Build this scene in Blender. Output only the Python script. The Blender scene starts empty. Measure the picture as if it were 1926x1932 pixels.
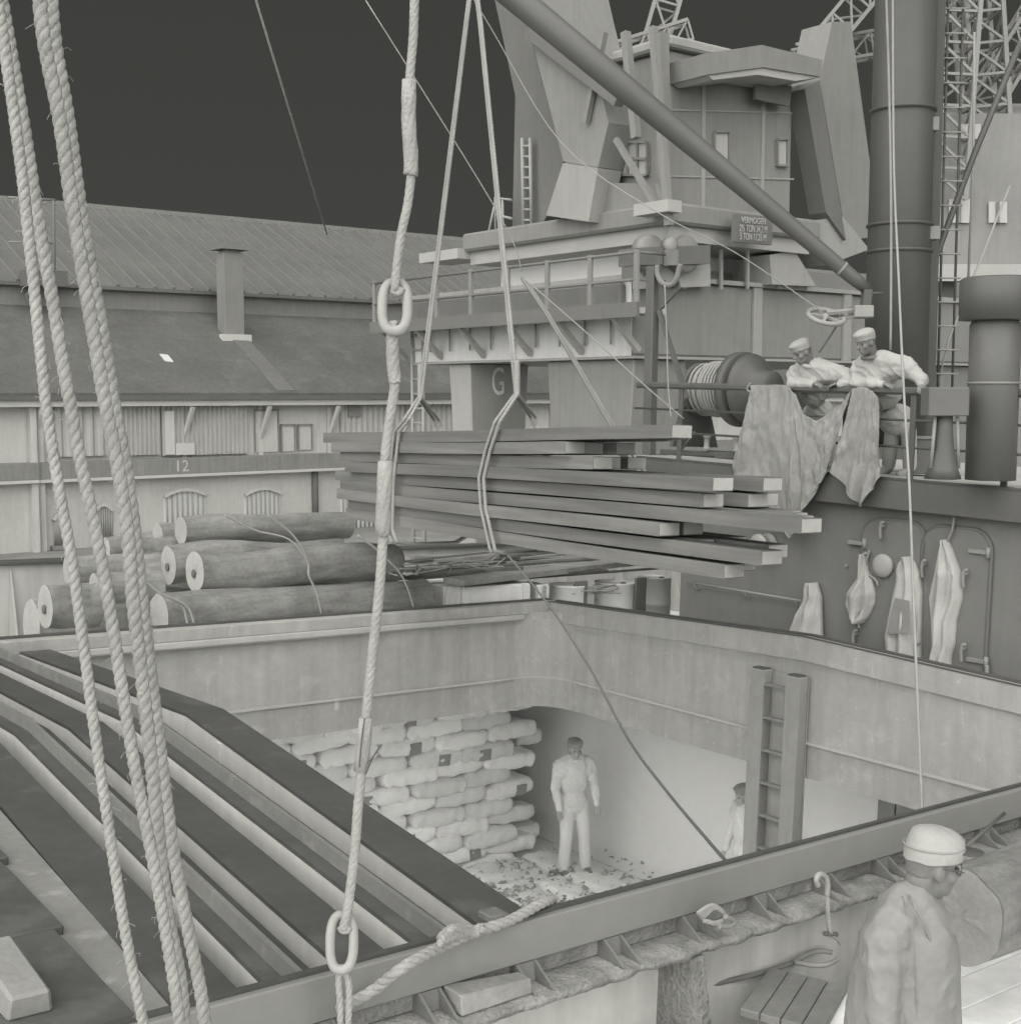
import bpy, bmesh, math, random
from mathutils import Vector, Matrix, noise
R = math.radians
random.seed(7)
sc = bpy.context.scene
COL = sc.collection

# ---------------------------------------------------------------- camera
F_PX, CU, CV = 2471.0, 963.0, 966.0            # photo measured on a 1926 x 1932 grid
PITCH = math.atan(226 / F_PX)
EYE = Vector((0, 0, 8.5))                       # metres above the water
cd = bpy.data.cameras.new("camera"); cam = bpy.data.objects.new("camera", cd); COL.objects.link(cam)
cam.location = EYE; cam.rotation_euler = (math.pi / 2 - PITCH, 0, 0)
cd.sensor_fit = 'HORIZONTAL'; cd.sensor_width = 36; cd.lens = 36 * F_PX / 1926
cd.clip_start = 0.1; cd.clip_end = 3000
sc.camera = cam

# ---------------------------------------------------------------- sky, sun, exposure
SUN_AZ, SUN_EL, SUN_ANGLE = -16.0, 29.0, 130.0     # degrees; azimuth 0 = straight behind the camera
world = bpy.data.worlds.new("World"); sc.world = world; world.use_nodes = True
wn, wl = world.node_tree.nodes, world.node_tree.links
bg = wn["Background"]
sky = wn.new("ShaderNodeTexSky"); sky.sky_type = 'NISHITA'; sky.sun_disc = False
sky.sun_elevation = R(SUN_EL); sky.sun_rotation = R(180 + SUN_AZ)
bw = wn.new("ShaderNodeRGBToBW"); wl.new(sky.outputs[0], bw.inputs[0])
mx = wn.new("ShaderNodeMix"); mx.data_type = 'RGBA'; mx.inputs[0].default_value = 0.015
mx.inputs[6].default_value = (0.262, 0.268, 0.236, 1)
wl.new(bw.outputs[0], mx.inputs[7]); wl.new(mx.outputs[2], bg.inputs[0])
bg.inputs[1].default_value = 0.0345
sd = bpy.data.lights.new("sun", 'SUN'); sd.energy = 1.5; sd.angle = R(SUN_ANGLE); sd.color = (1.0, 0.99, 0.955)
so = bpy.data.objects.new("sun", sd); COL.objects.link(so); so.location = (0, -20, 40)
so.rotation_euler = (R(90 - SUN_EL), 0, R(SUN_AZ))
sc.view_settings.view_transform = 'Standard'; sc.view_settings.look = 'None'
sc.view_settings.exposure = 2.2; sc.view_settings.gamma = 1.0; sc.view_settings.use_curve_mapping = False
sc.cycles.max_bounces = 8; sc.cycles.diffuse_bounces = 5; sc.cycles.adaptive_threshold = .03

# ---------------------------------------------------------------- frames: ship (l along, t across, z up), quay (a along, b away)
AZ = math.atan2(2471, 4085 - 963); SL = math.atan(171 / math.hypot(2471, 3122))
LX = Vector((math.cos(AZ) * math.cos(SL), math.sin(AZ) * math.cos(SL), -math.sin(SL)))
TX = Vector((math.sin(AZ), -math.cos(AZ), 0)); ZX = LX.cross(TX) * -1
if ZX.z < 0: ZX = -ZX
FW = Vector((0, math.cos(PITCH), -math.sin(PITCH))); UP = Vector((0, math.sin(PITCH), math.cos(PITCH)))
def ray(u, v): return Vector((1, 0, 0)) * ((u - CU) / F_PX) + UP * (-(v - CV) / F_PX) + FW
_r = ray(1035, 1137); ORG = EYE + _r * (2.31 / -_r.z)      # far corner of the hatch, 2.31 m below the eye
AXS = (LX, TX, ZX)
def S(l, t, z): return ORG + LX * l + TX * t + ZX * z
def P(u, v, ax, val):
    "pixel -> ship coordinates on the plane where coordinate ax equals val"
    r = ray(u, v); n = AXS[ax]; k = (val - (EYE - ORG).dot(n)) / r.dot(n); p = EYE + r * k - ORG
    return Vector((p.dot(LX), p.dot(TX), p.dot(ZX)))
def PS(u, v, ax, val): return S(*P(u, v, ax, val))
def PD(u, v, y):
    "pixel -> world at forward distance y"
    r = ray(u, v); return EYE + r * (y / r.y)
LH = Vector((math.cos(AZ), math.sin(AZ), 0)); BH = -TX; UZ = Vector((0, 0, 1))
def Q(a, b, z): return Vector((EYE.x, EYE.y, 0)) + LH * a + BH * b + UZ * z
def QP(u, v, b):
    r = ray(u, v); return EYE + r * (b / r.dot(BH))
def qc(p): d = p - EYE; return d.dot(LH), d.dot(BH), p.z

# ---------------------------------------------------------------- materials
TINT = (1.0, 1.0, 0.955)
MATS = {}
def mat(name, g, rough=0.7, var=0.15, scale=3.0, bump=0.0, bscale=40.0, streak=0.0, jit=0.0, metal=0.0, grain=None, spots=0.0, grot=0.0, scratch=0.0):
    if name in MATS: return MATS[name]
    m = bpy.data.materials.new(name); m.use_nodes = True; MATS[name] = m
    n, k = m.node_tree.nodes, m.node_tree.links
    b = n["Principled BSDF"]; b.inputs["Roughness"].default_value = rough; b.inputs["Metallic"].default_value = metal
    b.inputs["Specular IOR Level"].default_value = 0.3
    tc = n.new("ShaderNodeTexCoord"); src = tc.outputs["Object"]
    if grot:
        gm = n.new("ShaderNodeMapping"); gm.inputs["Rotation"].default_value = (0, 0, R(grot)); k.new(src, gm.inputs[0]); src = gm.outputs[0]
    def nz(sc_, det=6, vec=None, stretch=None):
        t = n.new("ShaderNodeTexNoise"); t.inputs["Scale"].default_value = sc_; t.inputs["Detail"].default_value = det
        v_ = vec or src
        if stretch:
            mp = n.new("ShaderNodeMapping"); mp.inputs["Scale"].default_value = stretch; k.new(v_, mp.inputs[0]); v_ = mp.outputs[0]
        k.new(v_, t.inputs["Vector"]); return t.outputs["Fac"]
    def math_(op, a, c):
        q = n.new("ShaderNodeMath"); q.operation = op
        for i, x in enumerate((a, c)):
            if isinstance(x, (int, float)): q.inputs[i].default_value = x
            else: k.new(x, q.inputs[i])
        return q.outputs[0]
    def rng(x, lo, hi, a=0.3, c=0.7):
        q = n.new("ShaderNodeMapRange"); q.inputs[1].default_value = a; q.inputs[2].default_value = c
        q.inputs[3].default_value = lo; q.inputs[4].default_value = hi; k.new(x, q.inputs[0]); return q.outputs[0]
    val = math_('MULTIPLY', rng(nz(scale), 1 - var, 1 + var), rng(nz(scale * 9, 4), 1 - var * .5, 1 + var * .5))
    if streak: val = math_('MULTIPLY', val, rng(nz(1.0, 8, stretch=(9, 9, .7)), 1 - streak, 1 + streak))
    if grain: val = math_('MULTIPLY', val, rng(nz(1.0, 8, stretch=grain), .8, 1.2))
    if spots: val = math_('MULTIPLY', val, rng(nz(scale * 2.3, 10), 1.0, 1 + spots, .58, .66))
    if scratch:
        for ang, st in ((.5, (2, 60, 25)), (-.7, (50, 3, 30)), (.15, (30, 30, 2.2))):
            sm_ = n.new("ShaderNodeMapping"); sm_.inputs["Rotation"].default_value = (ang, ang * .6, ang * 1.7); k.new(src, sm_.inputs[0])
            val = math_('MULTIPLY', val, rng(nz(.8, 3, vec=sm_.outputs[0], stretch=st), 1.0, 1 + scratch, .66, .72))
    if jit:
        oi = n.new("ShaderNodeObjectInfo"); val = math_('MULTIPLY', val, rng(oi.outputs["Random"], 1 - jit, 1 + jit, 0, 1))
    cm = n.new("ShaderNodeVectorMath"); cm.operation = 'SCALE'; cm.inputs[0].default_value = (g, g, g * (TINT[2] if g < .6 else .99))
    k.new(val, cm.inputs["Scale"]); k.new(cm.outputs[0], b.inputs["Base Color"])
    if bump:
        bp = n.new("ShaderNodeBump"); bp.inputs["Strength"].default_value = bump; bp.inputs["Distance"].default_value = .02
        k.new(nz(bscale, 5, stretch=grain) if grain else nz(bscale, 5), bp.inputs["Height"]); k.new(bp.outputs[0], b.inputs["Normal"])
    return m

# ---------------------------------------------------------------- mesh builder
class B:
    def __init__(s): s.v = []; s.f = []; s.sm = []
    def add(s, vs, fs, smooth=False):
        o = len(s.v); s.v += [Vector(p) for p in vs]
        for f in fs: s.f.append([i + o for i in f]); s.sm.append(smooth)
        return s
    def hexa(s, c, bev=0.0):
        "c: 8 corners, bottom four in order then top four in order"
        fs = [(3, 2, 1, 0), (4, 5, 6, 7), (0, 1, 5, 4), (1, 2, 6, 5), (2, 3, 7, 6), (3, 0, 4, 7)]
        if not bev: return s.add(c, fs)
        bm = bmesh.new(); vs = [bm.verts.new(p) for p in c]
        for f in fs: bm.faces.new([vs[i] for i in f])
        bm.normal_update(); bmesh.ops.recalc_face_normals(bm, faces=bm.faces)
        bmesh.ops.bevel(bm, geom=bm.edges[:], offset=bev, segments=1, affect='EDGES')
        bm.verts.index_update()
        s.add([v.co.copy() for v in bm.verts], [[v.index for v in f.verts] for f in bm.faces]); bm.free(); return s
    def box(s, fn, x0, x1, y0, y1, z0, z1, bev=0.0):
        return s.hexa([fn(x0, y0, z0), fn(x1, y0, z0), fn(x1, y1, z0), fn(x0, y1, z0), fn(x0, y0, z1), fn(x1, y0, z1), fn(x1, y1, z1), fn(x0, y1, z1)], bev)
    def bar(s, p, q, w, h, up=UZ, bev=0.0):
        "rectangular bar from p to q, w sideways, h along up"
        p, q = Vector(p), Vector(q); d = (q - p).normalized(); x = d.cross(up)
        if x.length < 1e-4: x = d.cross(Vector((1, 0, 0)))
        x.normalize(); y = x.cross(d)
        c = []
        for e in (p, q): c += [e - x * w / 2 - y * h / 2, e + x * w / 2 - y * h / 2, e + x * w / 2 + y * h / 2, e - x * w / 2 + y * h / 2]
        return s.hexa(c, bev)
    def prism(s, poly, d):
        n = len(poly); p = [Vector(x) for x in poly]; q = [x + d for x in p]
        return s.add(p + q, [list(range(n)), list(range(2 * n - 1, n - 1, -1))] + [[(i + 1) % n, i, i + n, (i + 1) % n + n] for i in range(n)])
    def tube(s, pts, r, n=8, caps=True, smooth=True, squash=None):
        pts = [Vector(p) for p in pts]; N = len(pts); rs = r if isinstance(r, (list, tuple)) else [r] * N
        vs = []; prev = None
        for i, p in enumerate(pts):
            d = (pts[min(i + 1, N - 1)] - pts[max(i - 1, 0)])
            d = d.normalized() if d.length > 1e-9 else Vector((0, 0, 1))
            if prev is None: x = d.cross(Vector((0, 0, 1))) if abs(d.z) < .95 else d.cross(Vector((1, 0, 0)))
            else: x = prev - d * prev.dot(d)
            x.normalize(); prev = x; y = d.cross(x)
            for j in range(n):
                a = 2 * math.pi * j / n; vs.append(p + (x * math.cos(a) + y * math.sin(a)) * rs[i])
        fs = [[i * n + j, i * n + (j + 1) % n, (i + 1) * n + (j + 1) % n, (i + 1) * n + j] for i in range(N - 1) for j in range(n)]
        s.add(vs, fs, smooth)
        if caps: o = len(s.v) - len(vs); s.f += [[o + j for j in range(n - 1, -1, -1)], [o + (N - 1) * n + j for j in range(n)]]; s.sm += [False, False]
        return s
    def lathe(s, base, axis, prof, n=20, smooth=True):
        "prof: (radius, height along axis)"
        axis = Vector(axis).normalized(); x = axis.cross(Vector((0, 0, 1))) if abs(axis.z) < .9 else axis.cross(Vector((1, 0, 0)))
        x.normalize(); y = axis.cross(x); base = Vector(base)
        vs = [base + axis * h + (x * math.cos(2 * math.pi * j / n) + y * math.sin(2 * math.pi * j / n)) * r for r, h in prof for j in range(n)]
        fs = [[i * n + j, i * n + (j + 1) % n, (i + 1) * n + (j + 1) % n, (i + 1) * n + j] for i in range(len(prof) - 1) for j in range(n)]
        fs += [list(range(n - 1, -1, -1)), [(len(prof) - 1) * n + j for j in range(n)]]
        return s.add(vs, fs, smooth)
    def grid(s, rows, smooth=True, closed=False):
        m = len(rows[0]); vs = [p for r in rows for p in r]
        fs = [[i * m + j, i * m + j + 1, (i + 1) * m + j + 1, (i + 1) * m + j] for i in range(len(rows) - 1) for j in range(m - 1)]
        if closed: fs += [[i * m + m - 1, i * m, (i + 1) * m, (i + 1) * m + m - 1] for i in range(len(rows) - 1)]
        return s.add(vs, fs, smooth)
    def ball(s, c, r, rot=None, n=12):
        r = r if isinstance(r, (tuple, list)) else (r, r, r); vs = []; c = Vector(c); m = n // 2 + 1
        for i in range(1, m):
            a = math.pi * i / m
            for j in range(n):
                b_ = 2 * math.pi * j / n; p = Vector((r[0] * math.sin(a) * math.cos(b_), r[1] * math.sin(a) * math.sin(b_), r[2] * math.cos(a)))
                vs.append(c + (rot @ p if rot else p))
        for sg in (1, -1):
            p = Vector((0, 0, r[2] * sg)); vs.append(c + (rot @ p if rot else p))
        q = (m - 1) * n; fs = [[i * n + j, (i + 1) * n + j, (i + 1) * n + (j + 1) % n, i * n + (j + 1) % n] for i in range(m - 2) for j in range(n)]
        fs += [[q, j, (j + 1) % n] for j in range(n)] + [[q + 1, (m - 2) * n + (j + 1) % n, (m - 2) * n + j] for j in range(n)]
        return s.add(vs, fs, True)
    def cap(s, p, r0, q, r1, n=10):
        "tapered capsule"
        p, q = Vector(p), Vector(q); s.ball(p, r0, n=n); s.ball(q, r1, n=n); return s.tube([p, q], [r0, r1], n)
    def mesh(s, name, m, org):
        me = bpy.data.meshes.new(name); me.from_pydata([p - org for p in s.v], [], s.f)
        me.polygons.foreach_set("use_smooth", s.sm); me.materials.append(m); me.update(); return me
    def org(s):
        xs = [p.x for p in s.v]; ys = [p.y for p in s.v]; zs = [p.z for p in s.v]
        return Vector(((min(xs) + max(xs)) / 2, (min(ys) + max(ys)) / 2, min(zs)))
    def build(s, name, m, parent=None, **kw):
        o0 = s.org(); o = bpy.data.objects.new(name, s.mesh(name, m, o0)); COL.objects.link(o)
        put(o, o0, parent); tag(o, **kw); return o
WLOC = {}
def put(o, loc, parent=None):
    o.location = loc - (WLOC[parent.name] if parent else Vector())
    if parent: o.parent = parent
    WLOC[o.name] = Vector(loc)
def tag(o, label=None, cat=None, group=None, kind=None):
    for k_, v_ in (("label", label), ("category", cat), ("group", group), ("kind", kind)):
        if v_: o[k_] = v_
    return o
def thing(name, label, cat, loc, group=None):
    o = bpy.data.objects.new(name, None); o.empty_display_size = .2; COL.objects.link(o); put(o, Vector(loc)); return tag(o, label, cat, group)
def inst(src, name, loc, rot=None, parent=None, **kw):
    "copy of an unparented mesh object, sharing its data"
    o = src.copy(); o.name = name; COL.objects.link(o)
    for k_ in list(o.keys()): del o[k_]
    put(o, Vector(loc), parent)
    if rot is not None: o.rotation_euler = rot
    return tag(o, **kw)
def remesh(o, vox, it=3):
    md = o.modifiers.new("join", 'REMESH'); md.mode = 'VOXEL'; md.voxel_size = vox; md.use_smooth_shade = True
    sm = o.modifiers.new("smooth", 'SMOOTH'); sm.factor = .5; sm.iterations = it
def spline(pts, n):
    "Catmull-Rom through pts"
    pts = [Vector(p) for p in pts]; out = []
    for i in range(len(pts) - 1):
        a, b_, c, d = pts[max(i - 1, 0)], pts[i], pts[i + 1], pts[min(i + 2, len(pts) - 1)]
        for j in range(n):
            t = j / n; out.append(.5 * ((2 * b_) + (c - a) * t + (2 * a - 5 * b_ + 4 * c - d) * t * t + (3 * b_ - a - 3 * c + d) * t ** 3))
    return out + [pts[-1]]
def resample(pts, step):
    out = [pts[0]]; acc = 0
    for i in range(1, len(pts)):
        seg = pts[i] - pts[i - 1]; L_ = seg.length; p = step - acc
        while p <= L_: out.append(pts[i - 1] + seg * (p / L_)); p += step
        acc = (acc + L_) % step if L_ else acc
    return out + [pts[-1]]
def laid_rope(b, pts, rad, pitch=None, strands=3, step=None, sag=0.0):
    "a laid rope: strands wound round the path"
    pitch = pitch or rad * 7; pts = resample(pts, step or pitch / 9); prev = None; fr = []; s_ = 0
    for i, p in enumerate(pts):
        d = (pts[min(i + 1, len(pts) - 1)] - pts[max(i - 1, 0)]).normalized()
        x = prev - d * prev.dot(d) if prev else d.cross(Vector((0.3, 0.9, .1)))
        x.normalize(); prev = x
        if i: s_ += (p - pts[i - 1]).length
        fr.append((p, x, d.cross(x), s_))
    for q in range(strands):
        b.tube([p + (x * math.cos(2 * math.pi * (s_ / pitch + q / strands)) + y * math.sin(2 * math.pi * (s_ / pitch + q / strands))) * rad * .38 for p, x, y, s_ in fr], rad * .66, 8)
    return b
# ================================================================ water, quay
m_water = mat('harbour water', 0.076, .15, .2, .4, .25, 2.5)
m_quay = mat('quay concrete', 0.228, .9, .15, .6, .2, 12)
B().box(Q, -400, 900, -400, 15.9, -.3, 0).build('water', m_water, kind='structure')
B().box(Q, -400, 900, 15.9, 1400, -1, 1.5).build('quay', m_quay, kind='structure')

def AP(u, v, a):
    r = ray(u, v); return EYE + r * (a / r.dot(LH))
def text_mesh(txt, size, thick=.004):
    c = bpy.data.curves.new('txt', 'FONT'); c.body = txt; c.size = size; c.extrude = thick; c.align_x = 'CENTER'; c.align_y = 'CENTER'
    o = bpy.data.objects.new('txt', c); COL.objects.link(o); dg = bpy.context.evaluated_depsgraph_get()
    me = bpy.data.meshes.new_from_object(o.evaluated_get(dg)); bpy.data.objects.remove(o); return me
def lettering(name, txt, size, pos, xdir, ydir, m, parent, stretch=1.0):
    me = text_mesh(txt, size); n_ = xdir.cross(ydir)
    me.transform(Matrix((xdir * stretch, ydir, n_)).transposed().to_4x4()); me.materials.clear(); me.materials.append(m)
    o = bpy.data.objects.new(name, me); COL.objects.link(o); put(o, pos, parent); return o

# ================================================================ warehouse
m_wall = mat('pale brick wall', 0.455, .9, .06, .5, .1, 30, streak=.05)
m_wall2 = mat('pale upper boards', 0.49, .85, .05, .8, streak=.06)
m_tile = mat('grey tiled roof', 0.115, .9, .16, .35, .35, 5, streak=.10, spots=.15, scratch=.12)
m_metalroof = mat('ribbed sheet roof', 0.14, .7, .12, .3, streak=.12)
m_pale = mat('pale painted timber', .5, .8, .05, 1)
m_mid = mat('grey trim', 0.228, .8, .06, 1)
m_dark = mat('dark trim', 0.129, .8, .06, 1)
m_pane = mat('bright window pane', .62, .35, .05, .6)
D = 58.0
def fz(u, v, b=D): return qc(QP(u, v, b))
def fa(u, b=D): return fz(u, 800, b)[0]
zE = fz(590, 741)[2]; zBt = fz(340, 863)[2]; zBb = fz(340, 893)[2]; A0, A1 = -25, 130
wh = thing('warehouse', 'long pale brick warehouse with stepped grey roof standing along the quay', 'warehouse', Q(20, D, 1.5))
B().box(Q, A0, A1, D, D + 37, 1.5, zBb).build('ground_storey_wall', m_wall, wh)
B().box(Q, A0, A1, D + .05, D + 36.9, zBb + .003, zE).build('upper_storey_wall', m_wall2, wh)
B().box(Q, A0, A1, D - .5, D + .04, zBb, zBt, .02).build('loading_platform', mat('platform edge', 0.228, .85, .08, .8, streak=.1), wh)
B().box(Q, A0, A1, D - .55, D + .04, zBb - .14, zBb - .003).build('platform_lip', m_pale, wh)
bE, al = D - .8, math.tan(R(28)); bS = 65.3; zS = zE + al * (bS - bE)
def roofpt(u, v):
    r = ray(u, v); k = (zE - EYE.z - al * bE) / (r.z - al * r.dot(BH)); return EYE + r * k
def slope(a0, a1, b0, z0, b1, z1, th=.18):
    return B().hexa([Q(a0, b0, z0 - th), Q(a1, b0, z0 - th), Q(a1, b1, z1 - th), Q(a0, b1, z1 - th), Q(a0, b0, z0), Q(a1, b0, z0), Q(a1, b1, z1), Q(a0, b1, z1)])
slope(A0, A1, bE, zE, bS, zS).build('tiled_roof', m_tile, wh)
B().box(Q, A0, A1, bE - .14, bE + .02, zE - .32, zE - .12).build('gutter', m_dark, wh)
B().box(Q, A0, A1, bE + .03, bE + .1, zE - .6, zE - .185).build('eaves_board', m_pale, wh)
zT = zS + 1.25
B().box(Q, A0, A1, bS - .1, bS + .2, zS - .3, zT).build('clerestory_wall', mat('clerestory board', 0.205, .8, .06, .5, streak=.06), wh)
bR = 76.4; zR = zT + .48 * (bR - bS)
up_roof = slope(A0, A1, bS - .5, zT - .2, bR, zR).build('upper_roof', m_metalroof, wh)
slope(A0, A1, bR + 11, zT, bR + .01, zR).build('rear_roof', m_metalroof, wh)
B().box(Q, A0, A1, bR - .35, bR + .35, zR - .4, zR + .10).build('ridge_cap', m_mid, wh)
m_rib = mat('roof rib', 0.17, .7, .06, .5)
rib_b = B().bar(Q(0, bS - .5, zT - .2 + .05), Q(0, bR - .3, zR - .08), .13, .12, UZ)
rib = None
for i in range(62):
    a = -8 + i * 1.0
    if rib is None:
        rib_b.v = [p + LH * a for p in rib_b.v]; rib = rib_b.build('roof_rib', m_rib, up_roof)
    else:
        o = rib.copy(); COL.objects.link(o); o.location = rib.location + LH * (i * 1.0)
p = roofpt(436, 628); a, b, z = qc(p)
ch = B().box(Q, a - .55, a + .55, b - .45, b + .45, z - .4, z + 4.1, .02).build('vent_stack', mat('vent stack', 0.22, .8, .05, .6, streak=.05), wh)
B().hexa([Q(a - .8, b - .7, z + 4.25), Q(a + .8, b - .7, z + 4.25), Q(a + .8, b + .7, z + 4.25), Q(a - .8, b + .7, z + 4.25), Q(a - .05, b - .05, z + 4.75), Q(a + .05, b - .05, z + 4.75), Q(a + .05, b + .05, z + 4.75), Q(a - .05, b + .05, z + 4.75)]).build('stack_cap', m_dark, ch)
B().box(Q, a - .42, a + .42, b - .35, b + .35, z + 4.1, z + 4.26).build('stack_neck', m_mid, ch)
B().box(Q, a - .9, a + .75, b - .85, b - .46, z - .62, z - .1).build('stack_flashing', m_pale, ch)
for (u0, v0, u1, v1, w, nm) in ((452, 640, 540, 738, .95, 'roof_strip'), (306, 675, 322, 677, .35, 'skylight')):
    p0, p1 = roofpt(u0, v0), roofpt(u1, v1); x = LH * w / 2 if nm == 'roof_strip' else BH * .3 + UZ * .16; h_ = UZ * .05
    B().hexa([p0 - x, p0 + x, p1 + x, p1 - x, p0 - x + h_, p0 + x + h_, p1 + x + h_, p1 - x + h_]).build(nm, m_metalroof if nm == 'roof_strip' else m_pane, wh)
# upper doors, boards and braces
def fbox(u0, v0, u1, v1, b0, b1):
    a0, _, z1 = fz(u0, v0); a1, _, z0 = fz(u1, v1); return B().box(Q, a0, a1, b0, b1, z0, z1)
def corrug(u0, u1, v0, v1, n, name, m):
    a0, _, z1 = fz(u0, v0); a1, _, z0 = fz(u0, v1); a1 = fa(u1); b = B(); pts = []
    for i in range(n * 4 + 1):
        t = i / (n * 4); pts.append((a0 + (a1 - a0) * t, D - .14 - .1 * (i % 4 in (1, 2))))
    b.grid([[Q(x, y, z) for x, y in pts] for z in (z0, z1)], smooth=False)
    b.box(Q, a0, a1, D - .13, D + .03, z0, z1); return b.build(name, m, wh)
m_corr = mat('corrugated door', 0.41, .6, .05, .8, streak=.05)
corrug(205, 300, 756, 860, 11, 'corrugated_door', m_corr); corrug(302, 466, 756, 860, 19, 'corrugated_door', m_corr)
corrug(100, 200, 760, 862, 5, 'corrugated_door', m_corr); corrug(640, 860, 758, 850, 22, 'corrugated_door', m_corr)
for (u0, v0, u1, v1) in ((478, 772, 525, 852), (528, 800, 556, 851), (560, 800, 588, 848)):
    f = fbox(u0, v0, u1, v1, D - .06, D + .03).build('board_door', m_wall2, wh)
    for (x0, y0, x1, y1) in ((u0, v0, u0 + 3, v1), (u1 - 3, v0, u1, v1), (u0, v0, u1, v0 + 3)): fbox(x0, y0, x1, y1, D - .13, D - .062).build('door_stile', m_mid, f)
fbox(652, 757, 676, 786, D - .3, D - .05).build('vent_panel', m_mid, wh)
for u in (62, 345, 490, 620, 760, 1040):
    a = fa(u); B().bar(Q(a, D - .05, zE - 2.2), Q(a + .2, D - .7, zE - .65), .18, .18).build('eaves_brace', m_pale, wh)
    B().box(Q, a - .12, a + .12, D - .12, D - .005, zBt, zE - .62).build('wall_post', m_pale, wh)
lt = B()
for (x0, y0, x1, y1) in ((305, 775, 325, 857), (326, 836, 362, 857)):
    a0, _, z1 = fz(x0, y0); a1, _, z0 = fz(x1, y1); lt.box(Q, a0, a1, D - .32, D - .26, z0, z1)
lt.build('letter_board', mat('white letter board', .52, .8, .04, 1), wh)
lettering('bay_number', '12', .75, QP(343, 880, D - .51), LH, UZ, m_pale, wh)
# ground floor windows with bars
m_bar = mat('window bar', .3, .6, .05, 1)
def barred(u0, u1, v0, v1):
    a0, a1 = fa(u0), fa(u1); z1 = fz(u0, v0)[2]; z0 = fz(u0, v1)[2]; n = 8; rise = .28
    arc = [(a0 + (a1 - a0) * i / n, z1 + rise * (1 - (2 * i / n - 1) ** 2)) for i in range(n + 1)]
    poly = [Q(a0, D - .02, z0)] + [Q(x, D - .02, y) for x, y in arc] + [Q(a1, D - .02, z0)]
    w = B().prism(poly, BH * .1).build('window', m_pane, wh)
    fr = B()
    for i in range(n): fr.bar(Q(arc[i][0], D - .09, arc[i][1] + .08), Q(arc[i + 1][0], D - .09, arc[i + 1][1] + .08), .15, .16)
    fr.build('arch_frame', m_wall2, w)
    for i in range(8):
        x = a0 + (a1 - a0) * (i + .5) / 8; top = z1 + rise * (1 - (2 * (i + .5) / 8 - 1) ** 2)
        B().tube([Q(x, D - .08, z0), Q(x, D - .08, top)], .045, 5).build('window_bar', m_bar, w)
    B().box(Q, a0 - .15, a1 + .15, D - .3, D - .005, z0 - .18, z0).build('sill', m_mid, w)
for a in ((305, 383, 940, 1010), (458, 526, 937, 1005), (172, 206, 968, 1020), (640, 705, 932, 1000), (94, 116, 985, 1030)): barred(*a)
a = fa(590); B().tube([Q(a, D - .15, 1.5), Q(a, D - .15, zBb - .15)], .16, 8).build('downpipe', m_dark, wh)
fbox(50, 766, 84, 1062, D - .4, D - .006).build('pilaster', m_wall2, wh); fbox(62, 770, 72, 1062, D - .6, D - .41).build('pilaster_rib', m_mid, wh)
rp = thing('roof_mast', 'thin pole with a crossarm bracket rising from the warehouse step roof', 'pole', QP(103, 520, 64))
for pts, r_ in (([(103, 540), (101, 385), (99, 378)], .07), ([(15, 372), (104, 377)], .07), ([(104, 378), (72, 386)], .05), ([(15, 456), (103, 458)], .05)):
    B().tube([QP(u, v, 64) for u, v in pts], r_, 6).build('pole' if len(pts) > 2 else 'crossarm', m_mid, rp)
B().box(lambda x, y, z: QP(103, 521, 64) + LH * x + BH * y + UZ * z, -1.4, .5, -.4, .9, -.5, .25).build('base_block', m_dark, rp)

# ================================================================ harbour crane on its portal
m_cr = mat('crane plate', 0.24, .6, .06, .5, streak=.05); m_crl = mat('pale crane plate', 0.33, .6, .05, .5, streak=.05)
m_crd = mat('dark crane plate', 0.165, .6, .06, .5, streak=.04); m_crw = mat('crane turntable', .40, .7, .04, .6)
m_glass = mat('cabin glass', .44, .25, .03, .4)
cr = thing('harbour_crane', 'tall plated harbour crane on a portal marked G with capacity sign', 'crane', Q(22, 24, 1.5))
def slab(poly, th, m, name, par=None, a=None, b=None):
    pts = [AP(u, v, a) if a is not None else QP(u, v, b) for u, v in poly]
    return B().prism(pts, (LH if a is not None else BH) * th).build(name, m, par or cr)
gz0, gz1 = 9.28, 10.9
B().box(Q, 19.5, 33, 20.4, 28.6, gz0, gz1, .05).build('portal_girder', m_cr, cr)
B().box(Q, 19.42, 33.1, 20.32, 28.7, gz0 - .06, gz0 - .003).build('girder_flange', m_crl, cr)
B().box(Q, 19.38, 33.1, 20.28, 28.7, gz1 + .003, gz1 + .1).build('girder_top_flange', m_crl, cr)
for a_, b_ in ((23.2, 20.36), (26.5, 20.36), (30, 20.36)): B().box(Q, a_, a_ + .3, b_ - .04, b_ + .03, gz0, gz1).build('stiffener', m_crl, cr)
def leg(b0, b1, a0, a1, k=.35):
    m0, m1 = (b0 + b1) / 2 - (b1 - b0) * k / 2, (b0 + b1) / 2 + (b1 - b0) * k / 2
    return B().hexa([Q(a0, m0, 1.5), Q(a1, m0, 1.5), Q(a1, m1, 1.5), Q(a0, m1, 1.5), Q(a0, b0, gz0 - .065), Q(a1, b0, gz0 - .065), Q(a1, b1, gz0 - .065), Q(a0, b1, gz0 - .065)], .03)
lg = B().hexa([Q(19.95, 26.5, 1.5), Q(21.1, 26.5, 1.5), Q(21.1, 27.1, 1.5), Q(19.95, 27.1, 1.5), Q(19.6, 26.4, gz0 - .065), Q(21.5, 26.4, gz0 - .065), Q(21.5, 27.3, gz0 - .065), Q(19.6, 27.3, gz0 - .065)], .03).build('portal_leg', mat('portal leg plate', .38, .6, .05, .5, streak=.04), cr)
lettering('letter', 'G', 1.0, QP(940, 722, 26.38), LH, UZ, mat('white lettering', .8), lg, .6)
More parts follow.
